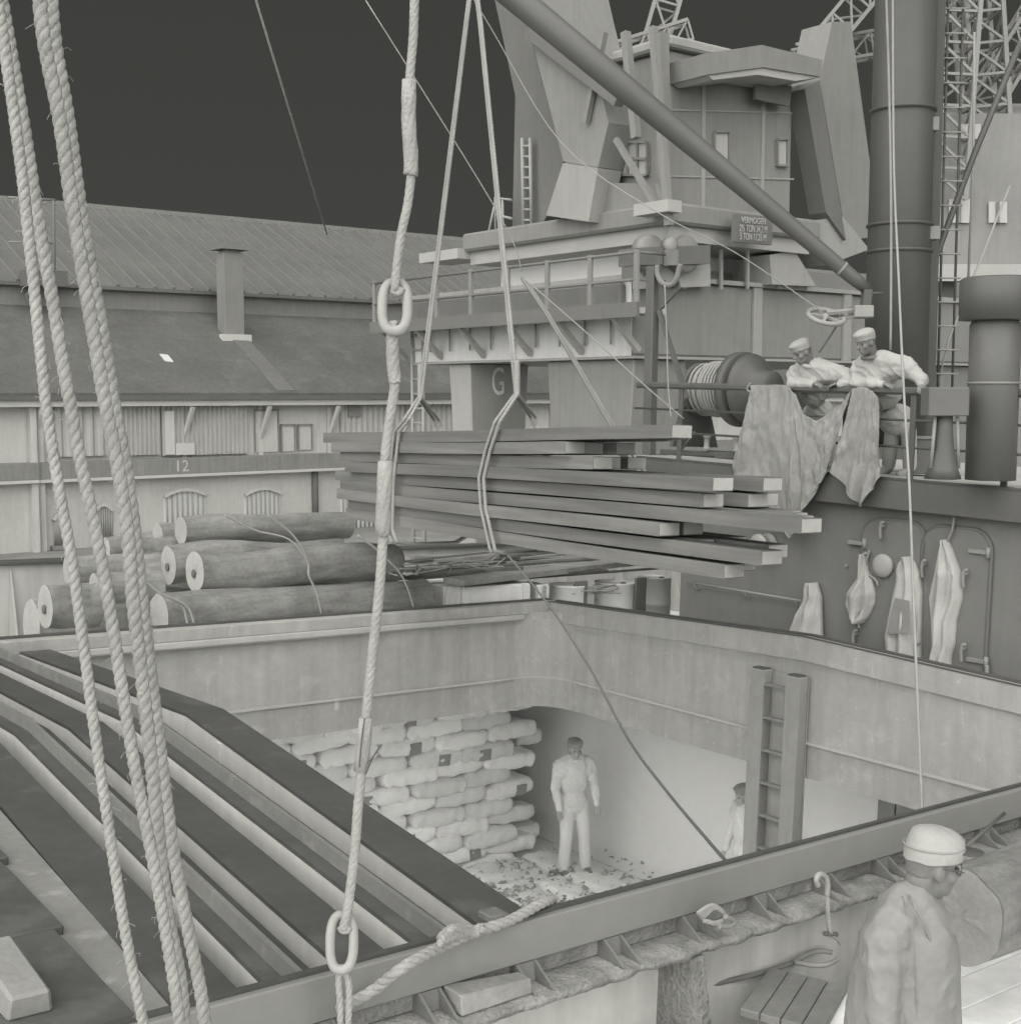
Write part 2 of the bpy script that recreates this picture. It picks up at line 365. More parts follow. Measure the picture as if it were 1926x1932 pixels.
leg(20.5, 23.4, 19.6, 21.2, .6).build('portal_leg', m_cr, cr); leg(20.5, 23, 31, 32.6, .6).build('portal_leg', m_cr, cr)
B().box(Q, 19.46, 19.485, 20.45, 28.6, gz0, gz1).build('girder_shade_offset', mat('girder face shade offset', .62, .6, .05, .5, streak=.05), cr)  # added sheet; paler colour offsets the gallery's shade on this face
# gallery with rail
gz = 10.22
B().box(Q, 18.6, 19.455, 19.4, 29.3, gz - .12, gz).build('gallery_floor', m_crw, cr)
B().box(Q, 18.5, 18.595, 19.3, 29.3, gz - .2, gz + .1).build('kick_plate', m_crd, cr)
for b_ in (20.2, 22, 23.8, 25.6, 27.4, 29): B().bar(Q(18.7, b_, gz - .15), Q(19.44, b_, gz0 + .1), .12, .12).build('bracket', m_crw, cr)
rl = B()
for h_ in (.55, 1.1): rl.tube([Q(18.6, 29.3, gz + h_), Q(18.6, 19.4, gz + h_), Q(19.4, 19.4, gz + h_)], .035, 6)
rl.build('gallery_rail', m_crd, cr)
for i in range(8): B().box(Q, 18.57, 18.63, 19.4 + i * 1.4 - .06, 19.4 + i * 1.4 + .06, gz, gz + 1.15).build('rail_post', m_cr, cr)
B().box(Q, 19.25, 19.45, 20.6, 28.5, gz + .05, gz + .62, .05).build('cable_duct', m_crd, cr)
# ladder on the far leg
ld = B()
for b_ in (28.15, 28.65): ld.tube([Q(19.4, b_, 1.6), Q(19.4, b_, gz + .4)], .05, 6)
ldo = ld.build('ladder', m_crl, cr)
for i in range(22): B().tube([Q(19.4, 28.15, 2 + i * .38), Q(19.4, 28.65, 2 + i * .38)], .03, 5).build('rung', m_crl, ldo)
# turntable and slewing house
slab([(945, 474), (1200, 466), (1200, 548), (945, 556)], 4.5, mat('turntable shade offset', .8, .7, .04, .6), 'turntable', a=20.9)  # paler copy of the turntable colour, set against shade in the recess
B().lathe(Q(23.5, 23.6, gz1 + .1), UZ, [(1.9, 0), (1.9, .35), (1.7, .4), (1.7, 1.0)], 28).build('slewing_ring', m_crw, cr)
hz0 = 12.05
B().box(Q, 20.0, 24.6, 19.9, 26.9, hz0 - .35, hz0 - .03).build('house_floor', m_crw, cr)
B().box(Q, 19.8, 24.8, 19.7, 27.0, hz0 - .028, hz0 + .42, .06).build('skirt', m_cr, cr)
hs = B().box(Q, 20.4, 24.4, 20.3, 23.9, hz0 + .42, 15.75, .05).build('machinery_house', m_cr, cr)
B().box(Q, 20.2, 24.6, 20.1, 24.1, 15.77, 16.0, .05).build('house_roof', m_crl, hs)
def window(u0, v0, u1, v1, a=None, b=None, nx=3, ny=2, par=None):
    f = AP if a is not None else QP; k = a if a is not None else b; nrm = (LH if a is not None else BH)
    c = [f(u0, v1, k), f(u1, v1, k), f(u1, v0, k), f(u0, v0, k)]
    w = B().prism(c, nrm * .06).build('window', m_glass, par or hs)
    for i in range(nx + 1):
        t = i / nx; B().bar(c[0].lerp(c[1], t) - nrm * .03, c[3].lerp(c[2], t) - nrm * .03, .05, .05, nrm).build('glazing_bar', m_cr, w)
    for i in range(ny + 1):
        t = i / ny; B().bar(c[0].lerp(c[3], t) - nrm * .05, c[1].lerp(c[2], t) - nrm * .05, .05, .05, nrm).build('glazing_bar', m_cr, w)
window(1168, 268, 1222, 330, a=20.36); window(1346, 248, 1374, 305, b=20.26, nx=1, ny=1); window(1465, 262, 1484, 312, b=20.26, nx=1, ny=1)
slab([(1246, 60), (1262, 60), (1268, 420), (1252, 420)], .2, m_cr, 'corner_post', b=20.1)
slab([(1325, 110), (1332, 110), (1330, 435), (1323, 435)], .05, m_crl, 'wall_seam', b=20.25)
slab([(1440, 110), (1446, 110), (1440, 420), (1434, 420)], .05, m_crl, 'wall_seam', b=20.25)
for v_ in (205, 330):
    slab([(1266, v_), (1498, v_ + 6), (1498, v_ + 9), (1266, v_ + 3)], .03, m_crl, 'plate_joint', hs, b=20.27)
for v_ in (205, 345):
    slab([(1150, v_ + 8), (1240, v_), (1240, v_ + 3), (1150, v_ + 11)], .03, m_crl, 'plate_joint', hs, a=20.37)
for u in (1290, 1360, 1410, 1470): slab([(u, 470), (u + 4, 470), (u + 4, 545), (u, 545)], .06, m_crl, 'support_rib', b=20.15)
for i in range(9): B().tube([Q(19.38, 21 + i * .85, gz0 + .25), Q(19.38, 21 + i * .85, gz0 + .8)], .025, 5).build('web_stiffener', m_crl, cr)
# canopy and boards on the house
slab([(1330, 100), (1437, 84), (1552, 112), (1548, 144), (1440, 126), (1335, 140)], 1.2, m_cr, 'canopy', b=19.2)
slab([(1335, 141), (1440, 127), (1549, 145), (1500, 152), (1430, 140), (1345, 150)], 1.0, m_crw, 'canopy_soffit', b=19.25)
slab([(1428, 148), (1494, 162), (1490, 200), (1425, 186)], .08, m_crd, 'notice_board', b=19.9)
# bent box arms
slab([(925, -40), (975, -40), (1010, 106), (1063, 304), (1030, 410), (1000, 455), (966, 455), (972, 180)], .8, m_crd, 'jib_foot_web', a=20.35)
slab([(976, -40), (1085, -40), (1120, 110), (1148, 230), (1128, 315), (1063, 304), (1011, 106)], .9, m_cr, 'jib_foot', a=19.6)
slab([(1062, 307), (1128, 316), (1110, 418), (1030, 406)], .7, m_crl, 'jib_shoe', a=19.5)
slab([(1112, 345), (1235, 345), (1255, 425), (1040, 440)], .2, m_cr, 'apron_plate', a=19.9)
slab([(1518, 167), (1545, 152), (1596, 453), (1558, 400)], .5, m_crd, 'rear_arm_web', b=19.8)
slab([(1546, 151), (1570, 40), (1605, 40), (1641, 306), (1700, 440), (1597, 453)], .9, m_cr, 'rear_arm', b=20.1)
slab([(1500, 420), (1590, 408), (1640, 470), (1560, 500)], .6, m_crl, 'rear_shoe', b=19.9)
for (p0, p1, r_, nm) in (((1162, 262), (1240, 392), .07, 'strut'), ((1000, 60), (1170, 190), .16, 'tie'), ((1180, 60), (1200, 260), .1, 'strut'), ((1232, 50), (1262, 425), .09, 'strut'), ((1140, 60), (1105, 230), .08, 'strut')):
    B().bar(AP(*p0, 19.5), AP(*p1, 19.5), r_ * 1.6, r_ * 1.6).build(nm, m_cr if nm == 'strut' else m_crd, cr)
B().box(lambda x, y, z: AP(1240, 393, 19.45) + LH * x + BH * y + UZ * z, -.2, .2, -.5, .5, -.12, .12).build('strut_bearing', m_crw, cr)
# side stair and platform of the house
ss = B()
for u in (985, 1000): ss.tube([AP(u, 260, 20.2), AP(u + 3, 440, 20.2)], .05, 6)
st = ss.build('house_ladder', m_crl, cr)
for i in range(8): B().tube([AP(985, 275 + i * 20, 20.2), AP(1001, 275 + i * 20, 20.2)], .03, 5).build('rung', m_crl, st)
rr = B()
for pts in ([(936, 470), (934, 372), (965, 377)], [(936, 405), (966, 412)], [(936, 436), (966, 440)], [(915, 470), (936, 372)], [(950, 470), (948, 376)]): rr.tube([AP(u, v, 20.0) for u, v in pts], .035, 5)
rr.build('end_railing', m_crl, cr)
B().box(Q, 19.6, 20.6, 26.9, 28.6, hz0 - .2, hz0 + .05).build('end_platform', m_crw, cr)
# roller bogie at the corner of the portal
bo = slab([(1198, 467), (1340, 462), (1340, 497), (1198, 500)], .5, m_crd, 'roller_bogie', b=19.7)
for u in (1235, 1300):
    pc = QP(u, 478, 19.75); B().lathe(pc, BH, [(.06, 0), (.36, .02), (.4, .08), (.4, .3), (.1, .34)], 22).build('roller', m_cr, bo)
B().lathe(QP(1271, 461, 19.55), BH, [(.05, 0), (.16, .03), (.16, .2)], 16).build('bogie_pin', m_crl, bo)
slab([(1262, 470), (1280, 470), (1280, 500), (1262, 500)], .15, m_cr, 'bogie_plate', bo, b=19.52)
slab([(1198, 501), (1206, 501), (1206, 528), (1198, 528)], .4, m_crd, 'bogie_foot', bo, b=19.7)
slab([(1212, 501), (1340, 498), (1340, 540), (1212, 544)], .3, m_crw, 'bogie_base', bo, b=20.1)
slab([(1452, 480), (1500, 474), (1540, 540), (1456, 536)], .8, m_crl, 'rear_support', b=20.0)
# capacity sign
sgn = slab([(1386, 403), (1458, 409), (1456, 462), (1384, 455)], .08, m_crd, 'capacity_sign', b=19.3)
c0 = QP(1386, 403, 19.22); c1 = QP(1458, 409, 19.22); c2 = QP(1384, 455, 19.22)
xd = (c1 - c0).normalized(); yd = (c0 - c2).normalized(); mid = (c1 + c2) / 2; hh = (c0 - c2).length
m_let = mat('sign lettering', .42, .6, .02, 1)
for i, t_ in enumerate(('VERMOGEN', '2½ TON 34,2 M', '5 TON 17,25 M')):
    lettering('sign_text', t_, .21 if i else .19, mid + yd * hh * (.30 - .3 * i), xd, yd, m_let, sgn, .62 if i else .78)

# ================================================================ lattice cranes further along the quay
m_lat = mat('lattice steel', 0.258, .6, .06, .8)
def truss(par, p, q, w, h, n, r=.07, name='lattice_jib'):
    d = (q - p).normalized(); x = d.cross(UZ).normalized(); y = x.cross(d); b = B()
    def c(t, i): o = (x * w * (-.5, .5, .5, -.5)[i] + y * h * (-.5, -.5, .5, .5)[i]); return p.lerp(q, t) + o
    for i in range(4): b.bar(c(0, i), c(1, i), r * 2, r * 2)
    tr = b.build(name, m_lat, par)
    b = B()
    for k_ in range(n):
        t0, t1 = k_ / n, (k_ + 1) / n
        for i in range(4):
            j = (i + 1) % 4; b.bar(c(t0, i), c(t1, j) if k_ % 2 else c(t1, j), r * 1.2, r * 1.2); b.bar(c(t1, i), c(t1, j), r * 1.2, r * 1.2)
    b.build('lattice_bracing', m_lat, tr); return tr
lc = thing('lattice_crane', 'lattice jib crane with grey cabin standing beyond the ship mast', 'crane', PD(1830, 900, 46))
truss(lc, PD(1775, 380, 44), PD(1815, -150, 44), 1.2, 1.2, 9)
truss(lc, PD(1868, 380, 45), PD(1835, -150, 45), 1.2, 1.2, 9)
truss(lc, PD(1770, 330, 46), PD(2010, -60, 46), 1.0, 1.0, 9, .06)
truss(lc, PD(1480, 170, 47), PD(1720, -120, 47), .9, .9, 7, .06)
truss(lc, PD(1500, 110, 48), PD(1780, 60, 48), .8, .8, 6, .05)
B().hexa([PD(1765, 520, 44), PD(1990, 520, 44), PD(1990, 520, 49), PD(1765, 520, 49), PD(1765, 215, 44), PD(1990, 215, 44), PD(1990, 195, 49), PD(1765, 195, 49)]).build('crane_cabin', m_cr, lc)
for (u0, v0, u1, v1) in ((1813, 233, 1850, 262), (1790, 375, 1830, 420), (1865, 380, 1900, 420)):
    w = B().hexa([PD(u0, v1, 43.9), PD(u1, v1, 43.9), PD(u1, v1, 43.95), PD(u0, v1, 43.95), PD(u0, v0, 43.9), PD(u1, v0, 43.9), PD(u1, v0, 43.95), PD(u0, v0, 43.95)]).build('window', m_glass, lc)
    B().bar(PD((u0 + u1) / 2, v1, 43.85), PD((u0 + u1) / 2, v0, 43.85), .08, .08, BH).build('glazing_bar', m_cr, w)
B().hexa([PD(1735, 530, 43), PD(1990, 530, 43), PD(1990, 530, 48), PD(1735, 530, 48), PD(1735, 498, 43), PD(1990, 498, 43), PD(1990, 498, 48), PD(1735, 498, 48)]).build('cabin_gallery', m_crw, lc)
for u in (1760, 1900): B().bar(PD(u, 530, 45), PD(u - 10, 1000, 45), 1.2, 1.2).build('crane_leg', m_cr, lc)
l2 = thing('luffing_crane', 'far lattice crane whose jib struts show above the plated crane house', 'crane', PD(1180, 900, 60))
truss(l2, PD(1150, 330, 60), PD(1060, -250, 60), 1.3, 1.3, 9, .08); truss(l2, PD(1165, 330, 61), PD(1330, -250, 61), 1.1, 1.1, 9, .08)
truss(l2, PD(1110, 120, 60), PD(1300, 60, 60), .9, .9, 5, .07)
B().bar(PD(1160, 330, 60.5), PD(1160, 1000, 60.5), 2, 2).build('crane_tower', m_cr, l2)
# ================================================================ ship: deck, hold
W = 7.1; HL = -11.0; DZ = -1.05
m_deck = mat('pale deck', .6, .85, .10, .8, .15, 25, streak=.06)
m_hold = mat('hold lining inverted shade', 0.95, .85, .04, .7)  # shade of the hold put into the colour as near white, inverted
dk = B()
dk.box(S, -22, 14, -4.6, -.02, DZ - .07, DZ); dk.box(S, .02, 14, -.019, W + .018, DZ - .07, DZ - .001); dk.box(S, -22, 14, W + .02, 15, DZ - .07, DZ); dk.box(S, -22, HL - .02, -.019, W + .019, DZ - .07, DZ)
dk.build('main_deck', m_deck, kind='structure')
HF = -3.72
B().box(S, HL - 2, 2.2, -4.4, W + 3, HF - .3, HF).build('hold_floor', m_hold, kind='structure')
B().box(S, 2.2, 2.4, -4.4, W + 3, HF + .003, DZ - .075).build('hold_bulkhead', m_hold, kind='structure')
B().box(S, HL - 2, 2.19, -4.6, -4.4, HF + .003, DZ - .075).build('hold_side_wall', m_hold, kind='structure')
B().box(S, HL - 2, 2.19, W + 3.01, W + 3.2, HF + .003, DZ - .075).build('hold_side_wall', m_hold, kind='structure')
m_hull = mat('hull plate', 0.152, .6, .1, .6, streak=.1)
B().box(S, -22, 14, -4.8, -4.65, -6.0, DZ - .003).build('ship_side', m_hull, kind='structure')
bwk = thing('bulwark', 'white steel bulwark along the ship side behind the stacked logs', 'bulwark', S(-4, -4.5, DZ))
m_bw = mat('white bulwark', 0.43, .6, .06, .7, streak=.08); m_edge = mat('dark steel edge', 0.087, .5, .15, 2, .1)
B().box(S, -22, 14, -4.58, -4.52, DZ + .002, .12).build('plate', m_bw, bwk); B().box(S, -22, 14, -4.66, -4.44, .122, .17, .008).build('capping', m_edge, bwk)
for i in range(14): B().prism([S(-8 + i * 1.2, -4.515, .1), S(-8 + i * 1.2, -4.515, DZ + .01), S(-8 + i * 1.2, -4.1, DZ + .01)], LX * .02).build('stay', m_bw, bwk)

# ================================================================ hatch coaming
m_co = mat('worn grey coaming plate', 0.35, .65, .08, 1.2, .12, 30, streak=.09, spots=.12, scratch=.16)
m_co2 = mat('coaming lower strake', 0.33, .65, .08, 1.5, .12, 30, streak=.08, spots=.12, scratch=.18)
m_band = mat('smooth coaming band', 0.23, .55, .06, .9, .05, 40, spots=.1)
m_rust = mat('scaled rusty ledge', 0.251, .95, .28, 9, .9, 45)
m_low = mat('outer coaming plate', 0.57, .75, .10, 1.3, .1, 20, streak=.12)
m_seam = mat('coaming seam', .42, .65, .08, 2, .1, 30)
co = thing('hatch_coaming', 'grey steel hatch coaming framing the open cargo hold', 'hatch coaming', S(-4, W / 2, DZ))
def cz(t): return .13 * (1 - abs(t - W / 2) / (W / 2))          # rise of the hatch crown
ZB, ZM = -1.12, -.80
# far side
B().box(S, HL, -.45, -.03, 0, ZM + .012, -.16).build('side_plate', m_co, co)
B().box(S, HL, -.45, -.026, .003, ZB, ZM - .012).build('lower_strake', m_co2, co)
B().box(S, HL, -.45, -.03, .03, ZM - .011, ZM + .011).build('seam_bar', m_seam, co)
B().box(S, HL, .1, -.14, .035, -.10, 0.012, .006).build('rim_beam', m_co, co)
B().box(S, HL, .1, -.15, -.085, .0125, .03).build('rim_edge', m_edge, co)
B().box(S, HL, -.4, -.03, .075, -.158, -.101, .004).build('rest_bar', m_seam, co)
B().box(S, HL, -.4, .0752, .085, -.162, -.148).build('rest_lip', m_band, co)
# rounded corner between far side and end
def corner(z0, z1, m, name, off=0.0, r=.45, th=.03):
    pts = [(-r + r * math.sin(a), r - r * math.cos(a)) for a in [math.pi / 2 * i / 8 for i in range(9)]]
    out = [(-r + (r + th) * math.sin(a), r - (r + th) * math.cos(a)) for a in [math.pi / 2 * i / 8 for i in range(9)]]
    b = B(); b.grid([[S(x, y, z) for x, y in pts] for z in (z0, z1)]); b.grid([[S(x, y, z) for x, y in out[::-1]] for z in (z0, z1)])
    b.grid([[S(x, y, z1) for x, y in pts], [S(x, y, z1) for x, y in out]]); b.grid([[S(x, y, z0) for x, y in out], [S(x, y, z0) for x, y in pts]]); return b.build(name, m, co)
corner(ZM + .012, -.16, m_co, 'corner_plate'); corner(ZB, ZM - .012, m_co2, 'corner_strake', r=.45); corner(ZM - .011, ZM + .011, m_seam, 'corner_seam', r=.45, th=.05)
corner(-.159, -.08, m_co, 'corner_top', r=.45, th=.1)
# end plate with crown
def endseg(t0, t1, z0, z1, l0, l1, m, name, crown=True):
    n = 8; b = B()
    ts = sorted(set([t0 + (t1 - t0) * i / n for i in range(n + 1)] + ([W / 2] if t0 < W / 2 < t1 else [])))
    for i in range(len(ts) - 1):
        a, c = ts[i], ts[i + 1]; ka, kc = (cz(a), cz(c)) if crown else (0, 0); kb = crown == 'both'
        b.hexa([S(l0, a, z0 + (ka if kb else 0)), S(l1, a, z0 + (ka if kb else 0)), S(l1, c, z0 + (kc if kb else 0)), S(l0, c, z0 + (kc if kb else 0)), S(l0, a, z1 + ka), S(l1, a, z1 + ka), S(l1, c, z1 + kc), S(l0, c, z1 + kc)])
    return b.build(name, m, co)
endseg(.45, W, ZM + .012, -.2, 0, .03, m_co, 'end_plate'); endseg(.45, W, ZB, ZM - .012, -.003, .026, m_co2, 'end_strake', False)
endseg(.45, W, ZM - .011, ZM + .011, -.03, .03, m_seam, 'end_seam', False)
endseg(.036, W + .1, -.198, .012, -.035, .10, m_co, 'end_rim_beam', 'both'); endseg(.036, W + .1, .0125, .03, .06, .115, m_edge, 'end_rim_edge', 'both'); endseg(.036, W + .1, .0125, .024, -.04, -.02, m_edge, 'end_rim_lip', 'both')
# near side, outer face towards the camera
B().box(S, HL, -.002, W, W + .05, -.15, .012, .006).build('near_rim_band', m_band, co)
B().box(S, HL, -.002, W - .005, W + .02, .0125, .026).build('near_rim_edge', m_edge, co)
B().box(S, HL, -.002, W - .03, W - .001, ZB, 0).build('near_plate_inside', m_co, co)
B().box(S, HL, -.002, W + .001, W + .012, -.225, -.151).build('recess_plate', m_rust, co)
lg_ = B(); n = 260
rows = [[], [], [], []]
for i in range(n + 1):
    l = HL + (-.002 - HL) * i / n; e = .02 * noise.noise(Vector((l * 9, 0, 3))) + .012 * noise.noise(Vector((l * 31, 1, 3))); h_ = .006 * noise.noise(Vector((l * 22, 5, 3)))
    for k_, (t_, z_) in enumerate(((W + .012, -.228 + h_), (W + .19 + e, -.232 + h_), (W + .19 + e * 1.3, -.262), (W + .012, -.265))): rows[k_].append(S(l, t_, z_))
lg_.grid(rows); lg_.build('ledge', m_rust, co)
B().box(S, HL, -.002, W + .001, W + .011, DZ + .003, -.266).build('near_plate', m_low, co)
m_brk = mat('bracket', 0.19, .7, .10, 4, .2, 40)
brk = None
for i in range(16):
    l = -9.35 + i * .455
    b = B(); b.prism([S(l, W + .012, -.1505), S(l, W + .045, -.1505), S(l, W + .17, -.2285), S(l, W + .012, -.2285)], LX * .012)
    b.prism([S(l + .09, W + .012, -.1505), S(l + .09, W + .045, -.1505), S(l + .09, W + .17, -.2285), S(l + .09, W + .012, -.2285)], LX * .012)
    b.hexa([S(l + .0125, W + .045, -.225), S(l + .0895, W + .045, -.225), S(l + .0895, W + .06, -.225), S(l + .0125, W + .06, -.225), S(l + .0125, W + .03, -.152), S(l + .0895, W + .03, -.152), S(l + .0895, W + .045, -.152), S(l + .0125, W + .045, -.152)])
    b.build('bracket', m_brk, co)
for l in (-5.35, -3.2): B().prism([S(l, W + .012, -.27), S(l, W + .19, -.27), S(l, W + .34, DZ + .005), S(l, W + .012, DZ + .005)], LX * .09).build('stay', m_rust, co)

# ================================================================ hold ladder
la = thing('hold_ladder', 'steel ladder with channel stiles fixed to the end of the hatch', 'ladder', PS(1470, 1640, 0, -.12))
m_lad = mat('ladder steel', 0.281, .6, .08, 2, .1, 40, streak=.08); m_rung = mat('ladder rung', 0.205, .6, .1, 3)
pL, pR = P(1440, 1262, 0, -.1), P(1500, 1275, 0, -.1); tL, tR = pL.y, pR.y; zt = pL.z
for t_, w_ in ((tL - .02, .16), (tR + .02, .16)):
    s_ = B().box(S, -.16, -.04, t_ - w_ / 2, t_ + w_ / 2, HF, zt, .006).build('stile', m_lad, la); B().box(S, -.15, -.05, t_ - w_ / 2 + .015, t_ + w_ / 2 - .015, zt + .001, zt + .012).build('stile_cap', m_edge, s_)
B().box(S, -.035, -.02, tL - .1, tR + .1, HF, zt - .02).build('back_plate', mat('ladder back plate', 0.319, .7, .06, 1.5, streak=.1), la)
z_ = zt - .12
while z_ > HF + .1:
    B().box(S, -.15, -.1, tL + .062, tR - .062, z_ - .02, z_ + .005).build('rung', m_rung, la); z_ -= .3
for t_ in (P(1560, 1500, 0, .02).y, P(1595, 1510, 0, .02).y):
    B().box(S, .9, 1.02, t_ - .09, t_ + .09, HF, DZ - .08).build('hold_pillar', mat('hold pillar', 0.304, .7, .05, 1), None, label='grey steel pillar standing in the hold beside the ladder', cat='pillar', group='pillars in the hold')

# ================================================================ hatch beams
m_bt = mat('worn flange inverted sun', 0.085, .5, .14, 1.8, .05, 40, streak=.0, spots=.25)  # inverted light: the sunlit tops are given a dark colour
m_bwb = mat('beam web inverted shade', .58, .65, .06, 1.2, .05, 20, streak=.05); m_bar2 = mat('beam centre bar', 0.19, .7, .12, 2.5, .1, 30, spots=.2)  # web colour made pale to stand for its shade, inverted
def beam(far, kink, near, label, bar=False, w=.22, tone=None, extra=0):
    "far/kink/near: l of the far edge where the beam meets far coaming, crown and near coaming"
    tk = W / 2; pts = [(far, .05, -.075), (kink, tk, .105), (near, W - .05, -.075 + extra)]
    th = thing('hatch_beam', label, 'hatch beam', S(kink - w / 2, tk, -.4), 'hatch beams pushed together over the hold')
    def run(l0, l1, z0, z1, m, name, par=th, flatbottom=None):
        b = B()
        for (a, b_) in ((pts[0], pts[1]), (pts[1], pts[2])):
            zb = (lambda p: flatbottom) if flatbottom is not None else (lambda p: p[2] + z0)
            b.hexa([S(a[0] + l0, a[1], zb(a)), S(a[0] + l1, a[1], zb(a)), S(b_[0] + l1, b_[1], zb(b_)), S(b_[0] + l0, b_[1], zb(b_)),
                    S(a[0] + l0, a[1], a[2] + z1), S(a[0] + l1, a[1], a[2] + z1), S(b_[0] + l1, b_[1], b_[2] + z1), S(b_[0] + l0, b_[1], b_[2] + z1)])
        return b.build(name, m, par)
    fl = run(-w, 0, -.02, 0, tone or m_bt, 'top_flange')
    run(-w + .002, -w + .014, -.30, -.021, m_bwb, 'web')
    run(-w * .8, -w * .2, 0, 0, m_bar2, 'bottom_flange', flatbottom=-.48) if False else None
    b = B(); b.hexa([S(pts[0][0] - w * .85, .05, -.48), S(pts[0][0] - w * .15, .05, -.48), S(pts[2][0] - w * .15, W - .05, -.48), S(pts[2][0] - w * .85, W - .05, -.48), S(pts[0][0] - w * .85, .05, -.462), S(pts[0][0] - w * .15, .05, -.462), S(pts[2][0] - w * .15, W - .05, -.462), S(pts[2][0] - w * .85, W - .05, -.462)]); b.build('bottom_flange', m_bar2, th)
    if bar: run(-w * .62, -w * .5, .001, .07, m_bar2, 'centre_bar')
    # web stiffeners
    for f in ((.58,) if not bar else ()):
        t_ = W * f; a, c = (pts[0], pts[1]) if t_ < tk else (pts[1], pts[2]); q = (t_ - a[1]) / (c[1] - a[1]); l_ = a[0] + (c[0] - a[0]) * q; z_ = a[2] + (c[2] - a[2]) * q
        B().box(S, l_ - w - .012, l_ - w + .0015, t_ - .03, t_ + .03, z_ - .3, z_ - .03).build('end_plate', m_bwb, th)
    return th
Yl = lambda u, v: P(u, v, 1, W - .05).x
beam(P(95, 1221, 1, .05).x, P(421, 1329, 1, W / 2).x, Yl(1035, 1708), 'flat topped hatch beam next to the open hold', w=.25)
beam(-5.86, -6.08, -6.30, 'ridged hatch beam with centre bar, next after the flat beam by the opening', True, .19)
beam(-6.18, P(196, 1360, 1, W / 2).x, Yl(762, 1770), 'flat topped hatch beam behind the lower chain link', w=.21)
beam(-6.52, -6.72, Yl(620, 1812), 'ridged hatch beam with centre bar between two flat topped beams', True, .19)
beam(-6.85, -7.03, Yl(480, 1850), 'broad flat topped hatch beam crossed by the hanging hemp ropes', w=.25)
m_pb = mat('pale speckled beam flange', 0.236, .7, .12, 3, .1, 30, spots=.35)
beam(-7.14, -7.31, -7.47, 'pale speckled hatch beam beside the dark hatch boards', False, .17, m_pb)
# hatch boards laid over the rest of the opening
m_hb = mat('dark hatch board', 0.085, .75, .14, 2, .12, 40, jit=.12, spots=.2)
for i in range(9):
    t0 = .12 + i * .762
    for j in range(2):
        l1 = -7.66 - j * .62 + .05 * (W - t0); zc = lambda t_: -.075 + .18 * (1 - abs(t_ - W / 2) / (W / 2)) + .035
        b = B().hexa([S(l1 - .605, t0, zc(t0) - .05), S(l1, t0, zc(t0) - .05), S(l1, t0 + .752, zc(t0 + .752) - .05), S(l1 - .605, t0 + .752, zc(t0 + .752) - .05), S(l1 - .605, t0, zc(t0)), S(l1, t0, zc(t0)), S(l1, t0 + .752, zc(t0 + .752)), S(l1 - .605, t0 + .752, zc(t0 + .752))], .006)
        b.build('hatch_board', m_hb, None, label='dark wooden hatch board laid flat over the covered end of the hatch', cat='hatch board', group='hatch boards covering the hatch end')
pw = Vector((-7.86, 6.72, 0))
wd = B().hexa([S(pw.x - .12, pw.y - .3, -.02), S(pw.x + .03, pw.y - .3, -.02), S(pw.x + .03, pw.y + .1, -.03), S(pw.x - .12, pw.y + .1, -.03), S(pw.x - .11, pw.y - .3, .10), S(pw.x + .02, pw.y - .3, .10), S(pw.x + .02, pw.y + .1, .05), S(pw.x - .11, pw.y + .1, .05)], .01)
wd.build('timber_wedge', mat('pale wedge', 0.274, .8, .12, 4, .2, 40), None, label='pale timber wedge lying on the dark hatch boards', cat='wedge')

# ================================================================ sacks in the hold
m_sack = mat('pale paper sack', 0.9, .85, .07, 3, .25, 18, jit=.13); m_lab = mat('dark sack label', 0.34, .8, .05, 4)
def sack_mesh(L_, w, h, seed):
    b = B(); rows = []; rnd = random.Random(seed); n = 20
    for i in range(23):
        x = -1 + 2 * i / 22; ax = abs(x); prof = (1 - ax ** 9) ** .4 if ax < 1 else 0; wr = w * (.78 + .22 * prof) if ax < 1 else w * .78; hr = h * max(prof, .06)
        row = []
        for j in range(n):
            a = 2 * math.pi * j / n; ca, sa = math.cos(a), math.sin(a); e = .42
            px = math.copysign(abs(ca) ** e, ca) * wr / 2; pz = math.copysign(abs(sa) ** e, sa) * hr / 2
            k_ = 1 + .11 * noise.noise(Vector((x * 4 + seed, px * 9, pz * 9))) - .10 * (1 - abs(noise.noise(Vector((x * 5 + px * 6, px * 7 + seed, pz * 8))))) ** 6 * (.4 + ax)
            row.append(Vector((x * L_ / 2, px * k_, pz * k_ + .03 * noise.noise(Vector((x * 2.3, seed, px * 5))))))
        rows.append(row)
    b.grid(rows, closed=True); b.f += [list(range(n))[::-1], [22 * n + j for j in range(n)]]; b.sm += [False, False]
    return b.mesh('sack', m_sack, Vector((0, 0, -h / 2)))
SM = [sack_mesh(.82, .46, .215, s_) for s_ in range(4)]
lab_me = B().box(lambda x, y, z: Vector((x, y, z)), -.085, .085, -.004, .004, -.07, .07).mesh('label', m_lab, Vector())
Rship = Matrix((LX, TX, ZX)).transposed()
def sack(l, t, z, yaw=0, pitch=0, roll=0, label=None, group=None, lab=False, k=1.0):
    o = bpy.data.objects.new('sack', random.choice(SM)); COL.objects.link(o)
    rot = Rship.to_4x4() @ Matrix.Rotation(yaw, 4, 'Z') @ Matrix.Rotation(pitch, 4, 'Y') @ Matrix.Rotation(roll, 4, 'X')
    o.matrix_world = Matrix.Translation(S(l, t, z)) @ rot @ Matrix.Scale(k, 4); WLOC[o.name] = S(l, t, z); tag(o, label, 'sack', group)
    if lab:
        c = bpy.data.objects.new('printed_label', lab_me); COL.objects.link(c); c.parent = o; c.location = (random.uniform(-.25, .2), .228, .095)
        o['label'] = 'stacked pale paper sack bearing a dark square printed label'; o['group'] = 'labelled sacks in the stack'
rs = random.Random(5)
